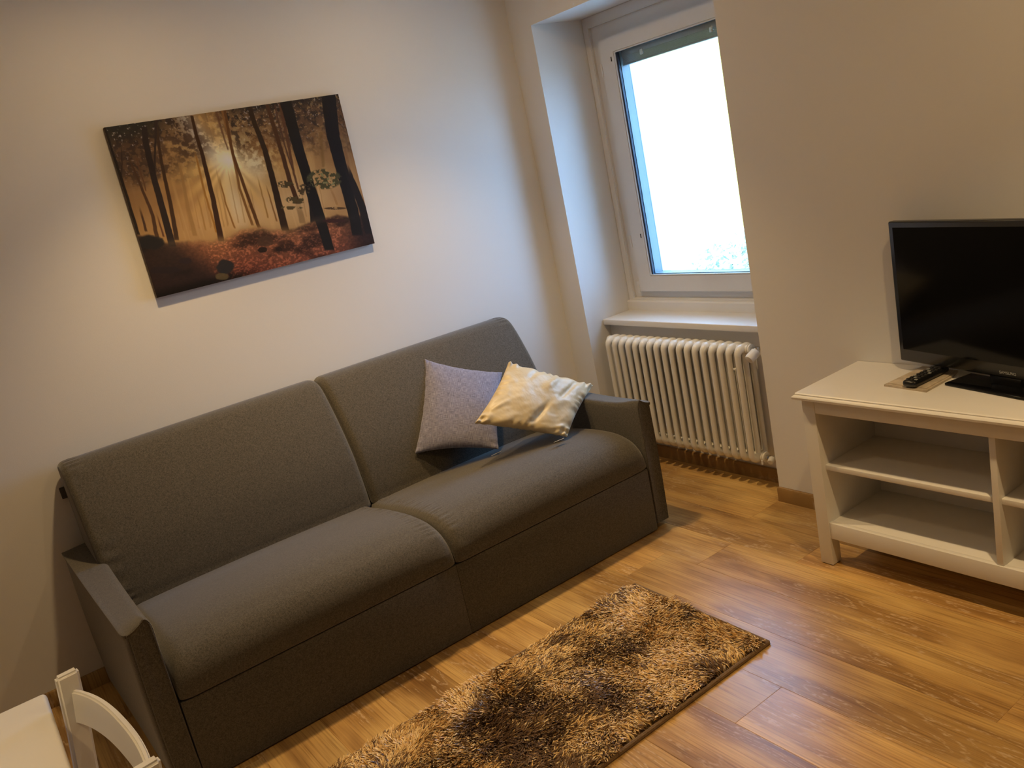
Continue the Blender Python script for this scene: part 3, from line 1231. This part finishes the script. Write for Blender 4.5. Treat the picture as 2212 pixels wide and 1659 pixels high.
Z0, Z1 = 0.034, 0.478
tvbox('housing', 'tvbody', tv, -TVW / 2, TVW / 2, 0.0, 0.026, Z0, Z1, 0.005)
tvbox('rear_cover', 'tvbody', tv, -TVW / 2 + 0.07, TVW / 2 - 0.07, 0.024, 0.045, Z0 + 0.04, Z1 - 0.07, 0.008)
tvbox('screen', 'tvscreen', tv, -TVW / 2 + 0.018, TVW / 2 - 0.018, -0.0012, 0.004, Z0 + 0.040, Z1 - 0.018, 0)
tvbox('stand_neck', 'tvbody', tv, -0.05, 0.05, 0.006, 0.030, 0.006, Z0 + 0.03, 0.004)
tvbox('stand_foot', 'tvscreen', tv, -0.155, 0.235, -0.052, 0.055, 0.0, 0.009, 0.003)
fc = bpy.data.curves.new('logo', 'FONT')
fc.body = 'SAMSUNG'
fc.size = 0.0115
fc.align_x = 'CENTER'
fc.extrude = 0.0004
fo = bpy.data.objects.new('logo_tmp', fc)
COL.objects.link(fo)
bpy.context.view_layer.update()
lm = bpy.data.meshes.new_from_object(fo.evaluated_get(bpy.context.evaluated_depsgraph_get()))
bpy.data.objects.remove(fo, do_unlink=True)
lm.transform(Matrix.Translation((tvc.x, tvc.y, TZ)) @ Matrix.Rotation(ang, 4, 'Z') @ Matrix.Translation((0.015, -0.0006, Z0 + 0.012)) @ Matrix.Rotation(math.pi / 2, 4, 'X'))
link('logo', lm, 'logo', tv)

# ------------------------------------------------------------------ booklet and remote control
bk = thing('booklet', 'beige booklet in a clear sleeve lying under the remote control', 'booklet', (1.875, -0.125, TZ))
b = MB()
bp = [(1.802, -0.216), (1.945, -0.232), (1.947, -0.092), (1.935, -0.034), (1.815, -0.020)]
b.prism(bp, 2, TZ, TZ + 0.006)
b.build('pages', 'paper', bk, angle=20)
b = MB()
b.prism([(1.808, -0.205), (1.938, -0.219), (1.940, -0.10), (1.928, -0.046), (1.822, -0.032)], 2, TZ + 0.006, TZ + 0.0085)
b.build('cover_sheet', mat_plain('cover_sheet', (0.60, 0.51, 0.39), 0.22, 0.22, 40, 0.3, 40), bk, angle=20)
rm = thing('remote_control', 'black remote control lying across the beige booklet', 'remote control', (1.897, -0.142, TZ + 0.0085), 0.0)
ra = math.atan2(0.168, 0.012)
RT = Matrix.Translation((1.896, -0.142, TZ + 0.0085)) @ Matrix.Rotation(ra, 4, 'Z')


def rembox(name, m, x0, x1, y0, y1, z0, z1, bev, parent):
    b_ = MB()
    b_.box(x0, x1, y0, y1, z0, z1, bev, 4)
    me = b_.mesh(name)
    me.transform(RT)
    return link(name, me, m, parent)


rembox('body', 'tvbody', -0.088, 0.086, -0.023, 0.023, 0.0, 0.021, 0.010, rm)
for i in range(8):
    for j in range(3):
        x = -0.068 + i * 0.0165
        y = -0.013 + j * 0.013
        rembox('button', 'button' if (i * 3 + j) % 4 == 0 else 'rubber', x - 0.005, x + 0.005, y - 0.0042, y + 0.0042, 0.019, 0.0228, 0.0015, rm)

# ------------------------------------------------------------------ shaggy rug
rug = thing('rug', 'golden-brown shaggy rug lying on the floor before the sofa', 'rug', (1.455, -1.41, 0))
rc = [(1.160, -0.806), (1.742, -0.818), (1.752, -2.005), (1.172, -2.000)]
b = MB()
b.prism(rc, 2, 0.0005, 0.007)
bk_ = b.build('backing', 'hem', rug)
b = MB()
b.tube([(rc[1][0], rc[1][1], 0.006), (rc[2][0], rc[2][1], 0.006)], 0.0065, 8)
b.tube([(rc[0][0], rc[0][1], 0.006), (rc[1][0], rc[1][1], 0.006)], 0.0065, 8)
b.tube([(rc[3][0], rc[3][1], 0.006), (rc[2][0], rc[2][1], 0.006)], 0.0065, 8)
b.tube([(rc[0][0], rc[0][1], 0.006), (rc[3][0], rc[3][1], 0.006)], 0.0065, 8)
b.build('hem', 'hem', bk_)


def make_pile():
    rs = np.random.RandomState(5)
    N = 62000
    U = rs.rand(N)
    Vv = rs.rand(N)
    c = [np.array(p) for p in rc]
    U2 = 0.006 + U * 0.982
    V2 = 0.004 + Vv * 0.992
    # u: from sofa side (0) to room side (1) ; v: from window end (0) to near end (1)
    top = c[0][None, :] * (1 - U2[:, None]) + c[1][None, :] * U2[:, None]
    bot = c[3][None, :] * (1 - U2[:, None]) + c[2][None, :] * U2[:, None]
    P0 = top * (1 - V2[:, None]) + bot * V2[:, None]
    x, y = P0[:, 0], P0[:, 1]
    # lay direction varies in patches
    th = (fbm(x * 3.2 + 11, y * 3.2 + 5, 2, 3) - 0.5) * 11 + rs.randn(N) * 0.45 - 0.6
    clump = fbm(x * 28, y * 28, 8, 2) - 0.5
    th = th + clump * 3.0
    lean = 0.55 + 0.55 * fbm(x * 7, y * 7, 31, 2) + rs.randn(N) * 0.12
    L = 0.025 * (0.75 + 0.5 * rs.rand(N))
    # tuft relief
    hz = 0.006
    wd = 0.0032 + 0.0014 * rs.rand(N)
    dx, dy = np.cos(th), np.sin(th)
    # keep near-edge tips from pouring far over the hem
    px, py = -dy, dx
    tw = rs.rand(N) * math.pi
    qx, qy = np.cos(tw), np.sin(tw)
    base = np.stack([x, y, np.full(N, hz)], 1)
    side = np.stack([qx, qy, np.zeros(N)], 1)
    up1 = np.stack([dx * np.sin(lean * 0.6), dy * np.sin(lean * 0.6), np.cos(lean * 0.6)], 1)
    up2 = np.stack([dx * np.sin(np.minimum(1.5, lean * 1.5)), dy * np.sin(np.minimum(1.5, lean * 1.5)), np.cos(np.minimum(1.5, lean * 1.5))], 1)
    mid = base + up1 * (L * 0.5)[:, None]
    tip = mid + up2 * (L * 0.5)[:, None]
    W = wd[:, None] / 2
    V = np.empty((N, 6, 3), np.float32)
    V[:, 0] = base - side * W
    V[:, 1] = base + side * W
    V[:, 2] = mid + side * W * 1.1
    V[:, 3] = mid - side * W * 1.1
    V[:, 4] = tip + side * W * 0.45
    V[:, 5] = tip - side * W * 0.45
    V[:, :, 2] = np.maximum(V[:, :, 2], 0.002)
    idx = np.arange(N)[:, None] * 6
    F = np.concatenate([idx + np.array([[0, 1, 2, 3]]), idx + np.array([[3, 2, 4, 5]])], 0)
    me = grid_mesh('pile', V.reshape(-1, 3), F, smooth=False)
    # two-tone yarn: gold and dark brown in big soft patches
    big = fbm(x * 4.2 + 3.1, y * 4.2 + 7.7, 51, 3)
    v_ = Vv
    big = (big - 0.5) * 0.8 + 0.46
    for gx, gy, gr, ga in ((1.56, -1.32, 0.085, 0.30), (1.33, -1.60, 0.07, 0.26), (1.27, -1.52, 0.05, 0.18), (1.36, -1.86, 0.09, 0.2), (1.70, -1.02, 0.05, 0.20),
                           (1.47, -0.85, 0.045, 0.22), (1.21, -1.21, 0.03, 0.28), (1.48, -1.07, 0.05, 0.16), (1.62, -1.62, 0.1, 0.18), (1.24, -1.82, 0.06, 0.14), (1.35, -0.95, 0.12, -0.14)):
        big = big + ga * np.exp(-((x - gx) ** 2 + (y - gy) ** 2) / gr ** 2)
    fine = rs.rand(N)
    pd = sstep(0.50, 0.68, big + (fine - 0.5) * 0.22)
    gold_ = np.array([0.80, 0.49, 0.16])
    lightg = np.array([0.93, 0.72, 0.38])
    dark = np.array([0.085, 0.042, 0.022])
    mid_ = np.array([0.34, 0.20, 0.085])
    t = rs.rand(N)[:, None]
    g = gold_ * (1 - t) + lightg * t
    isdark = (rs.rand(N) < (0.13 + 0.84 * pd))[:, None]
    d = dark * (1 - t) + mid_ * t * 0.75 + dark * t * 0.25
    col = np.where(isdark, d, g)
    A = np.ones((N, 6, 4), np.float32)
    A[:, :, :3] = col[:, None, :]
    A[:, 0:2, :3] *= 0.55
    A[:, 4:6, :3] *= 1.0
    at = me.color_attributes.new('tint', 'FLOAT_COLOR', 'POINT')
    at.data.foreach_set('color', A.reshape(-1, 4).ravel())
    return me


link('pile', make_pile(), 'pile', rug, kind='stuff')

# ------------------------------------------------------------------ wall picture: sunlit autumn forest print
PY0, PY1 = -1.805, -0.914
PZ0, PZ1 = 1.289, 1.889
pic = thing('wall_picture', 'unframed landscape canvas print of sunlit autumn forest on the left wall', 'picture', (0.0, (PY0 + PY1) / 2, (PZ0 + PZ1) / 2))


def paint(nu, nv):
    """returns colours (display 0..255) on the nv x nu grid; painted in the coordinates of my study sketch"""
    src = np.array([[82, 303], [1765, 78], [2028, 1148], [462, 1530]], float)
    dst = np.array([[0, 0], [1, 0], [1, 1], [0, 1]], float)
    A = []
    for (x, y), (a, c) in zip(dst, src):       # uv -> sketch
        A.append([x, y, 1, 0, 0, 0, -x * a, -y * a, a])
        A.append([0, 0, 0, x, y, 1, -x * c, -y * c, c])
    A = np.array(A)
    h = np.linalg.solve(A[:, :8], A[:, 8])
    H = np.append(h, 1).reshape(3, 3)
    uu, vv = np.meshgrid(np.linspace(0, 1, nu), np.linspace(0, 1, nv))
    D = H[2, 0] * uu + H[2, 1] * vv + 1
    X = (H[0, 0] * uu + H[0, 1] * vv + H[0, 2]) / D
    Y = (H[1, 0] * uu + H[1, 1] * vv + H[1, 2]) / D
    Hinv = np.linalg.inv(H)

    def to_uv(p):
        q = Hinv @ np.array([p[0], p[1], 1.0])
        return q[0] / q[2], q[1] / q[2]
    c = lambda r, g, b_: np.array([r, g, b_], float)
    img = np.zeros((nv, nu, 3))

    def blend(col, a):
        nonlocal img
        img = img * (1 - a[..., None]) + col * a[..., None]
    # backdrop of golden mist
    img[:] = c(128, 88, 42)
    n1 = fbm(uu * 5, vv * 4, 1, 4)
    n2 = fbm(uu * 60, vv * 2.2, 2, 3)
    blend(c(96, 60, 28), sstep(0.45, 0.75, n1) * 0.6)
    blend(c(158, 118, 66), sstep(0.5, 0.8, n2) * 0.45)
    # mist close to the ground
    blend(c(166, 128, 80), np.exp(-((vv - 0.62) / 0.16) ** 2) * np.exp(-((uu - 0.55) / 0.36) ** 2) * 0.85)
    # sun and rays
    su, sv = to_uv((985, 525))
    du, dv = (uu - su) * 1.5, vv - sv
    rr_ = np.sqrt(du ** 2 + dv ** 2)
    an = np.arctan2(dv, du)
    rays = 0.5 + 0.5 * np.sin(an * 17 + 2 * np.sin(an * 5))
    blend(c(160, 112, 50), np.exp(-(rr_ / 0.40) ** 2) * (0.45 + 0.5 * rays))
    blend(c(186, 148, 82), np.exp(-(rr_ / 0.26) ** 2) * (0.4 + 0.6 * rays))
    # bright column of sky above left of the sun
    bu = su - 0.055 + (vv - sv) * 0.32
    blend(c(160, 142, 112), np.exp(-((uu - bu) / 0.045) ** 2) * sstep(0.42, 0.22, vv) * (0.6 + 0.6 * n1))
    blend(c(206, 186, 132), np.exp(-(rr_ / 0.085) ** 2))
    blend(c(176, 160, 120), np.exp(-((uu - su - 0.10) / 0.06) ** 2 - ((vv - sv - 0.06) / 0.10) ** 2) * 0.7)
    blend(c(170, 150, 110), np.exp(-((uu - su + 0.03) / 0.035) ** 2 - ((vv - 0.55) / 0.16) ** 2) * 0.6)
    # darkening to the sides and upper left
    blend(c(70, 46, 28), (sstep(0.30, 0.0, uu) * 0.45 + sstep(0.74, 1.0, uu) * 0.35) * (1 - 0.5 * sstep(0.4, 0.62, vv)))
    # foliage at the top
    f1 = fbm(uu * 62, vv * 44, 5, 5)
    f2 = fbm(uu * 120, vv * 84, 9, 3)
    topm = sstep(0.40, 0.02, vv + (fbm(uu * 9, vv * 7, 15, 3) - 0.5) * 0.35)
    gap = np.exp(-((uu - (0.36 + vv * 0.18)) / 0.07) ** 2)
    topm = topm * (1 - 0.85 * gap)
    blend(c(50, 33, 20), topm * (0.45 + 0.4 * np.clip(np.abs(uu - 0.42) * 3.0, 0, 1)))
    blend(c(66, 40, 20), topm * sstep(0.35, 0.65, f1) * 0.85)
    blend(c(40, 28, 20), topm * sstep(0.42, 0.56, f1) * (uu < 0.40) * 0.9)
    blend(c(34, 26, 18), topm * sstep(0.46, 0.62, f1) * (uu > 0.48) * 0.85)
    blend(c(26, 24, 16), sstep(0.13, 0.0, vv) * sstep(0.30, 0.12, uu) * 0.85)
    blend(c(22, 18, 14), sstep(0.07, 0.0, vv) * sstep(0.38, 0.60, uu) * 0.7)
    blend(c(160, 136, 108), topm * sstep(0.66, 0.78, f2) * 0.6)
    blend(c(150, 112, 60), topm * sstep(0.62, 0.74, fbm(uu * 100, vv * 70, 91, 3)) * (uu > 0.5) * 0.5)
    blend(c(104, 62, 22), np.exp(-((uu - 0.60) / 0.09) ** 2 - ((vv - 0.26) / 0.12) ** 2) * 0.6 * sstep(0.35, 0.6, f1))
    blend(c(58, 38, 22), np.exp(-((uu - 0.30) / 0.10) ** 2 - ((vv - 0.16) / 0.07) ** 2) * 0.8 * sstep(0.3, 0.55, f1))

    # trunks ------------------------------------------------------
    def trunk(pts, w0, w1, col, a=1.0, soft=2.5, fade=None):
        nonlocal img
        pts = np.array(pts, float)
        ys = pts[:, 1]
        yq = np.clip(Y, ys[0], ys[-1])
        # centre line as a function of the sketch's y
        cx = np.interp(yq, ys, pts[:, 0])
        wd = w0 + (w1 - w0) * (yq - ys[0]) / (ys[-1] - ys[0])
        wob = (fbm(Y / 40.0, X * 0 + pts[0, 0] / 7.0, 77, 2) - 0.5) * 5
        d = np.abs(X - cx - wob) - wd / 2
        m_ = sstep(soft, -soft, d) * (Y > ys[0] - 1) * sstep(ys[-1] + 8, ys[-1] - 8, Y) * a
        if ys[0] > 350:
            m_ = m_ * sstep(ys[0], ys[0] + 110, Y)
        if fade is not None:
            m_ = m_ * (1 - sstep(fade[0], fade[1], Y) * fade[2])
        img = img * (1 - m_[..., None]) + np.array(col, float) * m_[..., None]
    th_ = 60   # start above the canvas
    for k in range(26):     # faint far trunks
        r_ = random.Random(k + 40)
        x0 = r_.uniform(260, 1700)
        y1 = 1090 - (x0 - 300) * 0.10 + r_.uniform(-25, 10)
        y0 = y1 - r_.uniform(180, 520)
        trunk([(x0 - (y1 - y0) * 0.20, y0), (x0, y1)], 4, 9, (122, 82, 38), 0.55, 4)
    trunk([(610, 500), (640, 640), (680, 850), (735, 1085)], 14, 34, (116, 80, 38), 0.85, 5)
    trunk([(905, 640), (960, 860), (1022, 1032)], 9, 13, (104, 64, 22), 0.9)
    trunk([(730, 450), (800, 750), (892, 1062)], 12, 16, (118, 74, 24), 0.9)
    trunk([(740, 740), (775, 880), (812, 1045)], 7, 12, (122, 84, 36), 0.8)
    trunk([(1180, 640), (1222, 800), (1262, 960)], 8, 12, (118, 78, 30), 0.85)
    trunk([(1238, 700), (1280, 830), (1325, 985)], 8, 12, (98, 60, 22), 0.9)
    trunk([(1590, 700), (1625, 930)], 20, 26, (128, 92, 48), 0.7, 5)
    trunk([(1690, 700), (1760, 870)], 14, 18, (116, 78, 38), 0.8, 4)
    trunk([(1640, 350), (1660, 600)], 26, 20, (88, 60, 26), 0.6, 8)
    trunk([(330, 850), (385, 1050)], 12, 20, (52, 32, 18))
    trunk([(455, 900), (510, 1090)], 9, 14, (70, 40, 22))
    trunk([(240, 470), (330, 680), (430, 930), (462, 1095)], 13, 30, (56, 34, 18))
    trunk([(205, 400), (212, 560), (205, 690)], 9, 9, (40, 26, 16))
    trunk([(300, 480), (345, 620), (385, 760)], 14, 8, (70, 42, 22))
    trunk([(85, 300), (150, 500), (210, 680), (330, 1075)], 22, 22, (26, 18, 12))
    trunk([(930, 180), (990, 420), (1060, 750), (1150, 1012)], 15, 20, (96, 60, 24), 0.95)
    trunk([(950, 180), (1010, 500), (1100, 760), (1200, 1034)], 18, 26, (72, 42, 16))
    trunk([(880, 160), (930, 330), (975, 470)], 20, 10, (72, 44, 24), 0.8, 5)
    trunk([(716, 225), (745, 350), (790, 500), (860, 790), (925, 1125)], 22, 42, (46, 26, 12))
    trunk([(455, 250), (490, 520), (525, 690), (575, 930), (605, 1115)], 18, 34, (48, 30, 16))
    trunk([(460, 250), (450, 470), (448, 640)], 20, 10, (38, 26, 18))
    trunk([(370, 300), (385, 420), (440, 660), (500, 880), (570, 1145)], 42, 50, (32, 22, 16))
    trunk([(1350, 140), (1400, 400), (1450, 650), (1480, 760)], 26, 14, (66, 38, 18), 0.9)
    trunk([(1255, 150), (1340, 420), (1430, 730), (1480, 860)], 28, 34, (56, 32, 14))
    trunk([(1470, 830), (1512, 1000)], 36, 44, (112, 80, 42), 0.85, 5)
    trunk([(1310, 150), (1370, 400), (1440, 620)], 14, 10, (60, 36, 20), 0.9)
    trunk([(1130, 160), (1165, 280), (1240, 470), (1310, 740), (1385, 1052)], 32, 52, (36, 22, 10))
    trunk([(1385, 120), (1430, 280), (1490, 500), (1570, 760), (1630, 950), (1705, 1190)], 84, 66, (20, 15, 10))
    trunk([(1560, 750), (1590, 900), (1600, 1000)], 50, 66, (24, 17, 11))
    trunk([(1690, 60), (1730, 380), (1800, 650), (1860, 880), (1905, 1090)], 104, 70, (18, 13, 9))
    trunk([(1805, 560), (1880, 740), (1935, 880), (1985, 1010)], 44, 60, (22, 15, 10))
    # ground ---------------------------------------------------------
    gx = [82, 320, 400, 520, 700, 930, 1060, 1200, 1400, 1560, 1640, 1760, 1860, 2030]
    gy = [1060, 1085, 1070, 1130, 1120, 1120, 1040, 1030, 1050, 1000, 975, 945, 960, 930]
    G = np.interp(X, gx, gy) + (fbm(uu * 30, vv * 3, 21, 3) - 0.5) * 26
    gm = sstep(-12, 14, Y - G)
    depth = np.clip((Y - G) / 330.0, 0, 1)
    gc = np.empty_like(img)
    a = depth[..., None]
    gc[:] = c(112, 66, 36) * (1 - a) + c(70, 32, 20) * a
    g1 = fbm(uu * 120, vv * 110, 33, 3)
    g2 = fbm(uu * 7, vv * 9, 35, 3)
    gc = gc * (0.72 + 0.6 * g1[..., None])
    sh = sstep(0.50, 0.68, g2)
    gc = gc * (1 - 0.5 * sh[..., None])
    left = sstep(0.24, 0.06, uu - (vv - 0.7) * 0.5)
    gc = gc * (1 - 0.78 * left[..., None]) + c(22, 16, 13) * 0.6 * left[..., None]
    right = sstep(0.80, 0.97, uu)
    gc = gc * (1 - 0.65 * right[..., None])
    bl_ = sstep(0.93, 1.0, vv) * sstep(0.5, 0.3, uu)
    gc = gc * (1 - 0.6 * bl_[..., None])
    gc = np.where(((g1 > 0.60) & (uu > 0.25) & (uu < 0.85))[..., None], gc * 1.0 + c(22, 12, 7), gc)
    img_t = img.copy()
    # keep the front trunks over the ground
    img = img * (1 - gm[..., None]) + gc * gm[..., None]
    for pts_, w0, w1, col in (([(1550, 700), (1630, 950), (1705, 1195)], 84, 70, (20, 15, 10)), ([(1835, 780), (1870, 900), (1905, 1090)], 76, 76, (18, 13, 9)),
                              ([(1925, 860), (1962, 960), (2000, 1080)], 54, 80, (22, 15, 10)), ([(860, 790), (928, 1125)], 30, 42, (46, 26, 14)),
                              ([(500, 880), (575, 1160)], 46, 52, (30, 21, 15)), ([(1320, 780), (1390, 1052)], 40, 52, (40, 25, 12))):
        trunk(pts_, w0, w1, col)
    # mist on the ground line
    blend(c(128, 92, 48), np.exp(-((Y - G - 4) / 26) ** 2) * np.exp(-((uu - 0.42) / 0.30) ** 2) * 0.55)

    def blob(x, y, rx, ry, col, a_=1.0, sd=1, th2=0.5):
        nonlocal img
        d = ((X - x) / rx) ** 2 + ((Y - y) / ry) ** 2
        m_ = sstep(1.25, 0.75, d + (fbm(uu * 40, vv * 40, sd, 3) - 0.5) * 0.9) * a_
        img = img * (1 - m_[..., None]) + np.array(col, float) * m_[..., None]
    blob(952, 1310, 62, 50, (28, 24, 20), 0.95, 3)
    blob(930, 1380, 50, 24, (72, 56, 30), 0.8, 4)
    blob(665, 1265, 45, 22, (30, 20, 18), 0.8, 5)
    blob(520, 1330, 110, 26, (26, 17, 14), 0.85, 6)
    blob(1240, 1125, 60, 40, (58, 36, 20), 0.8, 7)
    blob(1222, 1188, 34, 20, (24, 16, 10), 0.9, 8)
    blob(1340, 1185, 26, 16, (30, 18, 12), 0.9, 8)
    blob(1740, 985, 80, 14, (44, 22, 16), 0.9, 9)
    blob(420, 1130, 90, 50, (24, 20, 16), 0.9, 10)

    def leaves(x, y, rx, ry, col, dens, sd):
        nonlocal img
        d = ((X - x) / rx) ** 2 + ((Y - y) / ry) ** 2
        fl = fbm(uu * 75, vv * 52, sd, 3)
        m_ = sstep(1.2, 0.8, d) * sstep(dens, dens + 0.06, fl)
        img = img * (1 - m_[..., None]) + np.array(col, float) * m_[..., None]
    leaves(1665, 685, 125, 72, (54, 48, 24), 0.42, 61)
    leaves(1665, 685, 118, 64, (96, 86, 48), 0.60, 62)
    leaves(1395, 720, 70, 26, (58, 46, 22), 0.46, 63)
    leaves(1520, 760, 46, 40, (60, 44, 22), 0.46, 64)
    leaves(1470, 830, 78, 30, (64, 50, 24), 0.48, 65)
    leaves(1420, 890, 90, 12, (70, 54, 26), 0.40, 66)
    leaves(1745, 895, 80, 9, (60, 40, 20), 0.30, 67)
    return np.clip(img, 0, 255)


def make_print():
    nu, nv = 620, 416
    img = paint(nu, nv)
    ill = np.array([0.42, 0.325, 0.21])
    L = np.where(img / 255 <= 0.04045, img / 255 / 12.92, ((img / 255 + 0.055) / 1.055) ** 2.4)
    alb = np.clip(L / ill * 0.86, 0, 0.9)
    yy = np.linspace(PY0, PY1, nu)
    zz = np.linspace(PZ1, PZ0, nv)
    YY, ZZ = np.meshgrid(yy, zz)
    V = np.stack([np.full(YY.size, 0.0206), YY.ravel(), ZZ.ravel()], 1)
    i, j = np.meshgrid(np.arange(nu - 1), np.arange(nv - 1))
    a = (j * nu + i).ravel()
    F = np.stack([a, a + nu, a + nu + 1, a + 1], 1)
    me = grid_mesh('print', V, F, smooth=False)
    A = np.ones((nu * nv, 4), np.float32)
    A[:, :3] = alb.reshape(-1, 3)
    at = me.color_attributes.new('ink', 'FLOAT_COLOR', 'POINT')
    at.data.foreach_set('color', A.ravel())
    return me


cv = boxpart('canvas', mat_plain('canvas_edge', (0.10, 0.065, 0.045), 0.7, 0.3, 12), pic, 0.001, 0.0204, PY0, PY1, PZ0, PZ1, 0.0012)
link('print', make_print(), 'print', pic)

# ------------------------------------------------------------------ table and chair, near left corner
tb = thing('side_table', 'white-topped table at the lower left edge, cut by the frame', 'table', (1.98, -2.93, 0))
b = MB()
b.box(1.572, 2.372, -3.33, -2.532, 0.728, 0.750, 0.008, 4)
b.build('tabletop', 'lacquer', tb)
for x in (1.60, 2.30):
    for y in (-3.30, -2.60):
        boxpart('leg', 'lacquer', tb, x, x + 0.045, y, y + 0.045, 0.0, 0.729, 0.003)
boxpart('apron', 'lacquer', tb, 1.64, 2.31, -2.590, -2.572, 0.665, 0.729, 0.002)
boxpart('apron', 'lacquer', tb, 1.64, 2.31, -3.292, -3.274, 0.665, 0.729, 0.002)
boxpart('apron', 'lacquer', tb, 1.612, 1.630, -3.26, -2.59, 0.665, 0.729, 0.002)
boxpart('apron', 'lacquer', tb, 2.312, 2.330, -3.26, -2.59, 0.665, 0.729, 0.002)

ch = thing('dining_chair', 'white wooden chair with a curved back rail tucked under the table', 'chair', (1.87, -2.66, 0), math.radians(6))
CH = Matrix.Translation((1.866, -2.468, 0)) @ Matrix.Rotation(math.radians(6.5), 4, 'Z')


def chpart(name, bb, angle=35):
    me = bb.mesh(name, True, angle)
    me.transform(CH)
    return link(name, me, 'lacquer', ch)


# local: x across the back, y towards the sofa is +, origin under the middle of the top rail
HW = 0.206
for s in (-1, 1):
    bb = MB()
    path = [(0.805, 0.0), (0.70, -0.012), (0.58, -0.030), (0.46, -0.050), (0.40, -0.055), (0.25, -0.040), (0.0, -0.005)]
    w_, d_ = 0.011, 0.019
    ringv = []
    for z, y in path:
        k = 1.0
        ringv.append([bb.bm.verts.new((s * HW + a * w_, y + c_ * d_, z)) for a, c_ in ((-1, -1), (1, -1), (1, 1), (-1, 1))])
    for A_, B_ in zip(ringv[:-1], ringv[1:]):
        for i in range(4):
            bb.bm.faces.new((A_[i], A_[(i + 1) % 4], B_[(i + 1) % 4], B_[i]))
    bb.bm.faces.new(ringv[0])
    bb.bm.faces.new(list(reversed(ringv[-1])))
    bmesh.ops.recalc_face_normals(bb.bm, faces=bb.bm.faces[:])
    es = [e for e in bb.bm.edges if e.calc_face_angle(0) > 0.8]
    bmesh.ops.bevel(bb.bm, geom=es, offset=0.0045, segments=3, affect='EDGES', clamp_overlap=True)
    chpart('back_post', bb)
bb = MB()
NR = 40
rings = []
for i in range(NR + 1):
    t = -1 + 2 * i / NR
    x = t * (HW - 0.004)
    bow = 0.026 * (1 - abs(t) ** 2.4) ** 0.8
    zt_ = 0.772 + 0.006 * (1 - t * t)
    zb_ = 0.712 + 0.003 * (1 - t * t)
    tt = 0.0055
    rings.append([bb.bm.verts.new(q) for q in ((x, bow - tt - 0.012, zb_), (x, bow + tt - 0.012, zb_), (x, bow + tt - 0.002, zt_), (x, bow - tt - 0.002, zt_))])
for A_, B_ in zip(rings[:-1], rings[1:]):
    for i in range(4):
        bb.bm.faces.new((A_[i], A_[(i + 1) % 4], B_[(i + 1) % 4], B_[i]))
bb.bm.faces.new(rings[0])
bb.bm.faces.new(list(reversed(rings[-1])))
bmesh.ops.recalc_face_normals(bb.bm, faces=bb.bm.faces[:])
es = [e for e in bb.bm.edges if e.calc_face_angle(0) > 0.8 and len(e.link_faces) == 2]
bmesh.ops.bevel(bb.bm, geom=es, offset=0.003, segments=2, affect='EDGES', clamp_overlap=True)
chpart('back_rail', bb)
bb = MB()
bb.box(-0.205, 0.205, -0.43, -0.035, 0.435, 0.455, 0.008, 3)
chpart('seat', bb)
for s in (-1, 1):
    bb = MB()
    bb.box(s * 0.18 - 0.015, s * 0.18 + 0.015, -0.415, -0.385, 0.0, 0.437, 0.003)
    chpart('front_leg', bb)
    bb = MB()
    bb.box(s * 0.192 - 0.008, s * 0.192 + 0.008, -0.40, -0.05, 0.385, 0.436, 0.002)
    chpart('seat_rail', bb)
bb = MB()
bb.box(-0.19, 0.19, -0.408, -0.392, 0.385, 0.436, 0.002)
chpart('seat_rail', bb)

# ------------------------------------------------------------------ outside the window
b = MB()
b.box(-30, 30, 0.61, 60, -3.4, -3.2)
b.build('ground', 'ground', kind='structure')
fa = thing('house', 'pale yellow house wall outside, faint at the upper left of the window glass', 'house', (-9.6, 10.0, -3.2))
b = MB()
b.box(-12.0, -7.22, 8.0, 12.0, -3.2, 5.0, 0.02, 1)
b.build('facade', 'facade', fa)
shrub = thing('shrub', 'leafy shrub outside, seen faintly at the bottom of the window', 'shrub', (-4.3, 6.2, -3.2))
b = MB()
for k in range(7):
    a = k * 0.9
    b.tube([(-4.3, 6.2, -3.2), (-4.3 + 0.3 * math.cos(a), 6.2 + 0.3 * math.sin(a), -2.2), (-4.3 + 0.8 * math.cos(a), 6.2 + 0.7 * math.sin(a), -1.3)], [0.05, 0.03, 0.01], 6)
b.build('branches', 'bark', shrub)
rs = np.random.RandomState(3)
N = 5000
dirs = rs.randn(N, 3)
dirs /= np.linalg.norm(dirs, axis=1)[:, None]
rr = (0.55 + 0.45 * rs.rand(N)) ** 0.6
Pc = dirs * rr[:, None] * np.array([1.25, 1.0, 1.15]) + np.array([-4.1, 6.2, -1.1])
a1 = rs.randn(N, 3)
a1 /= np.linalg.norm(a1, axis=1)[:, None]
a2 = np.cross(a1, rs.randn(N, 3))
a2 /= np.linalg.norm(a2, axis=1)[:, None]
sz = 0.05 + 0.04 * rs.rand(N)[:, None]
V = np.empty((N, 4, 3), np.float32)
V[:, 0] = Pc - a1 * sz
V[:, 1] = Pc + a2 * sz * 0.45
V[:, 2] = Pc + a1 * sz
V[:, 3] = Pc - a2 * sz * 0.45
me = grid_mesh('foliage', V.reshape(-1, 3), np.arange(N * 4).reshape(N, 4), smooth=False)
link('foliage', me, 'leaf', shrub, kind='stuff')
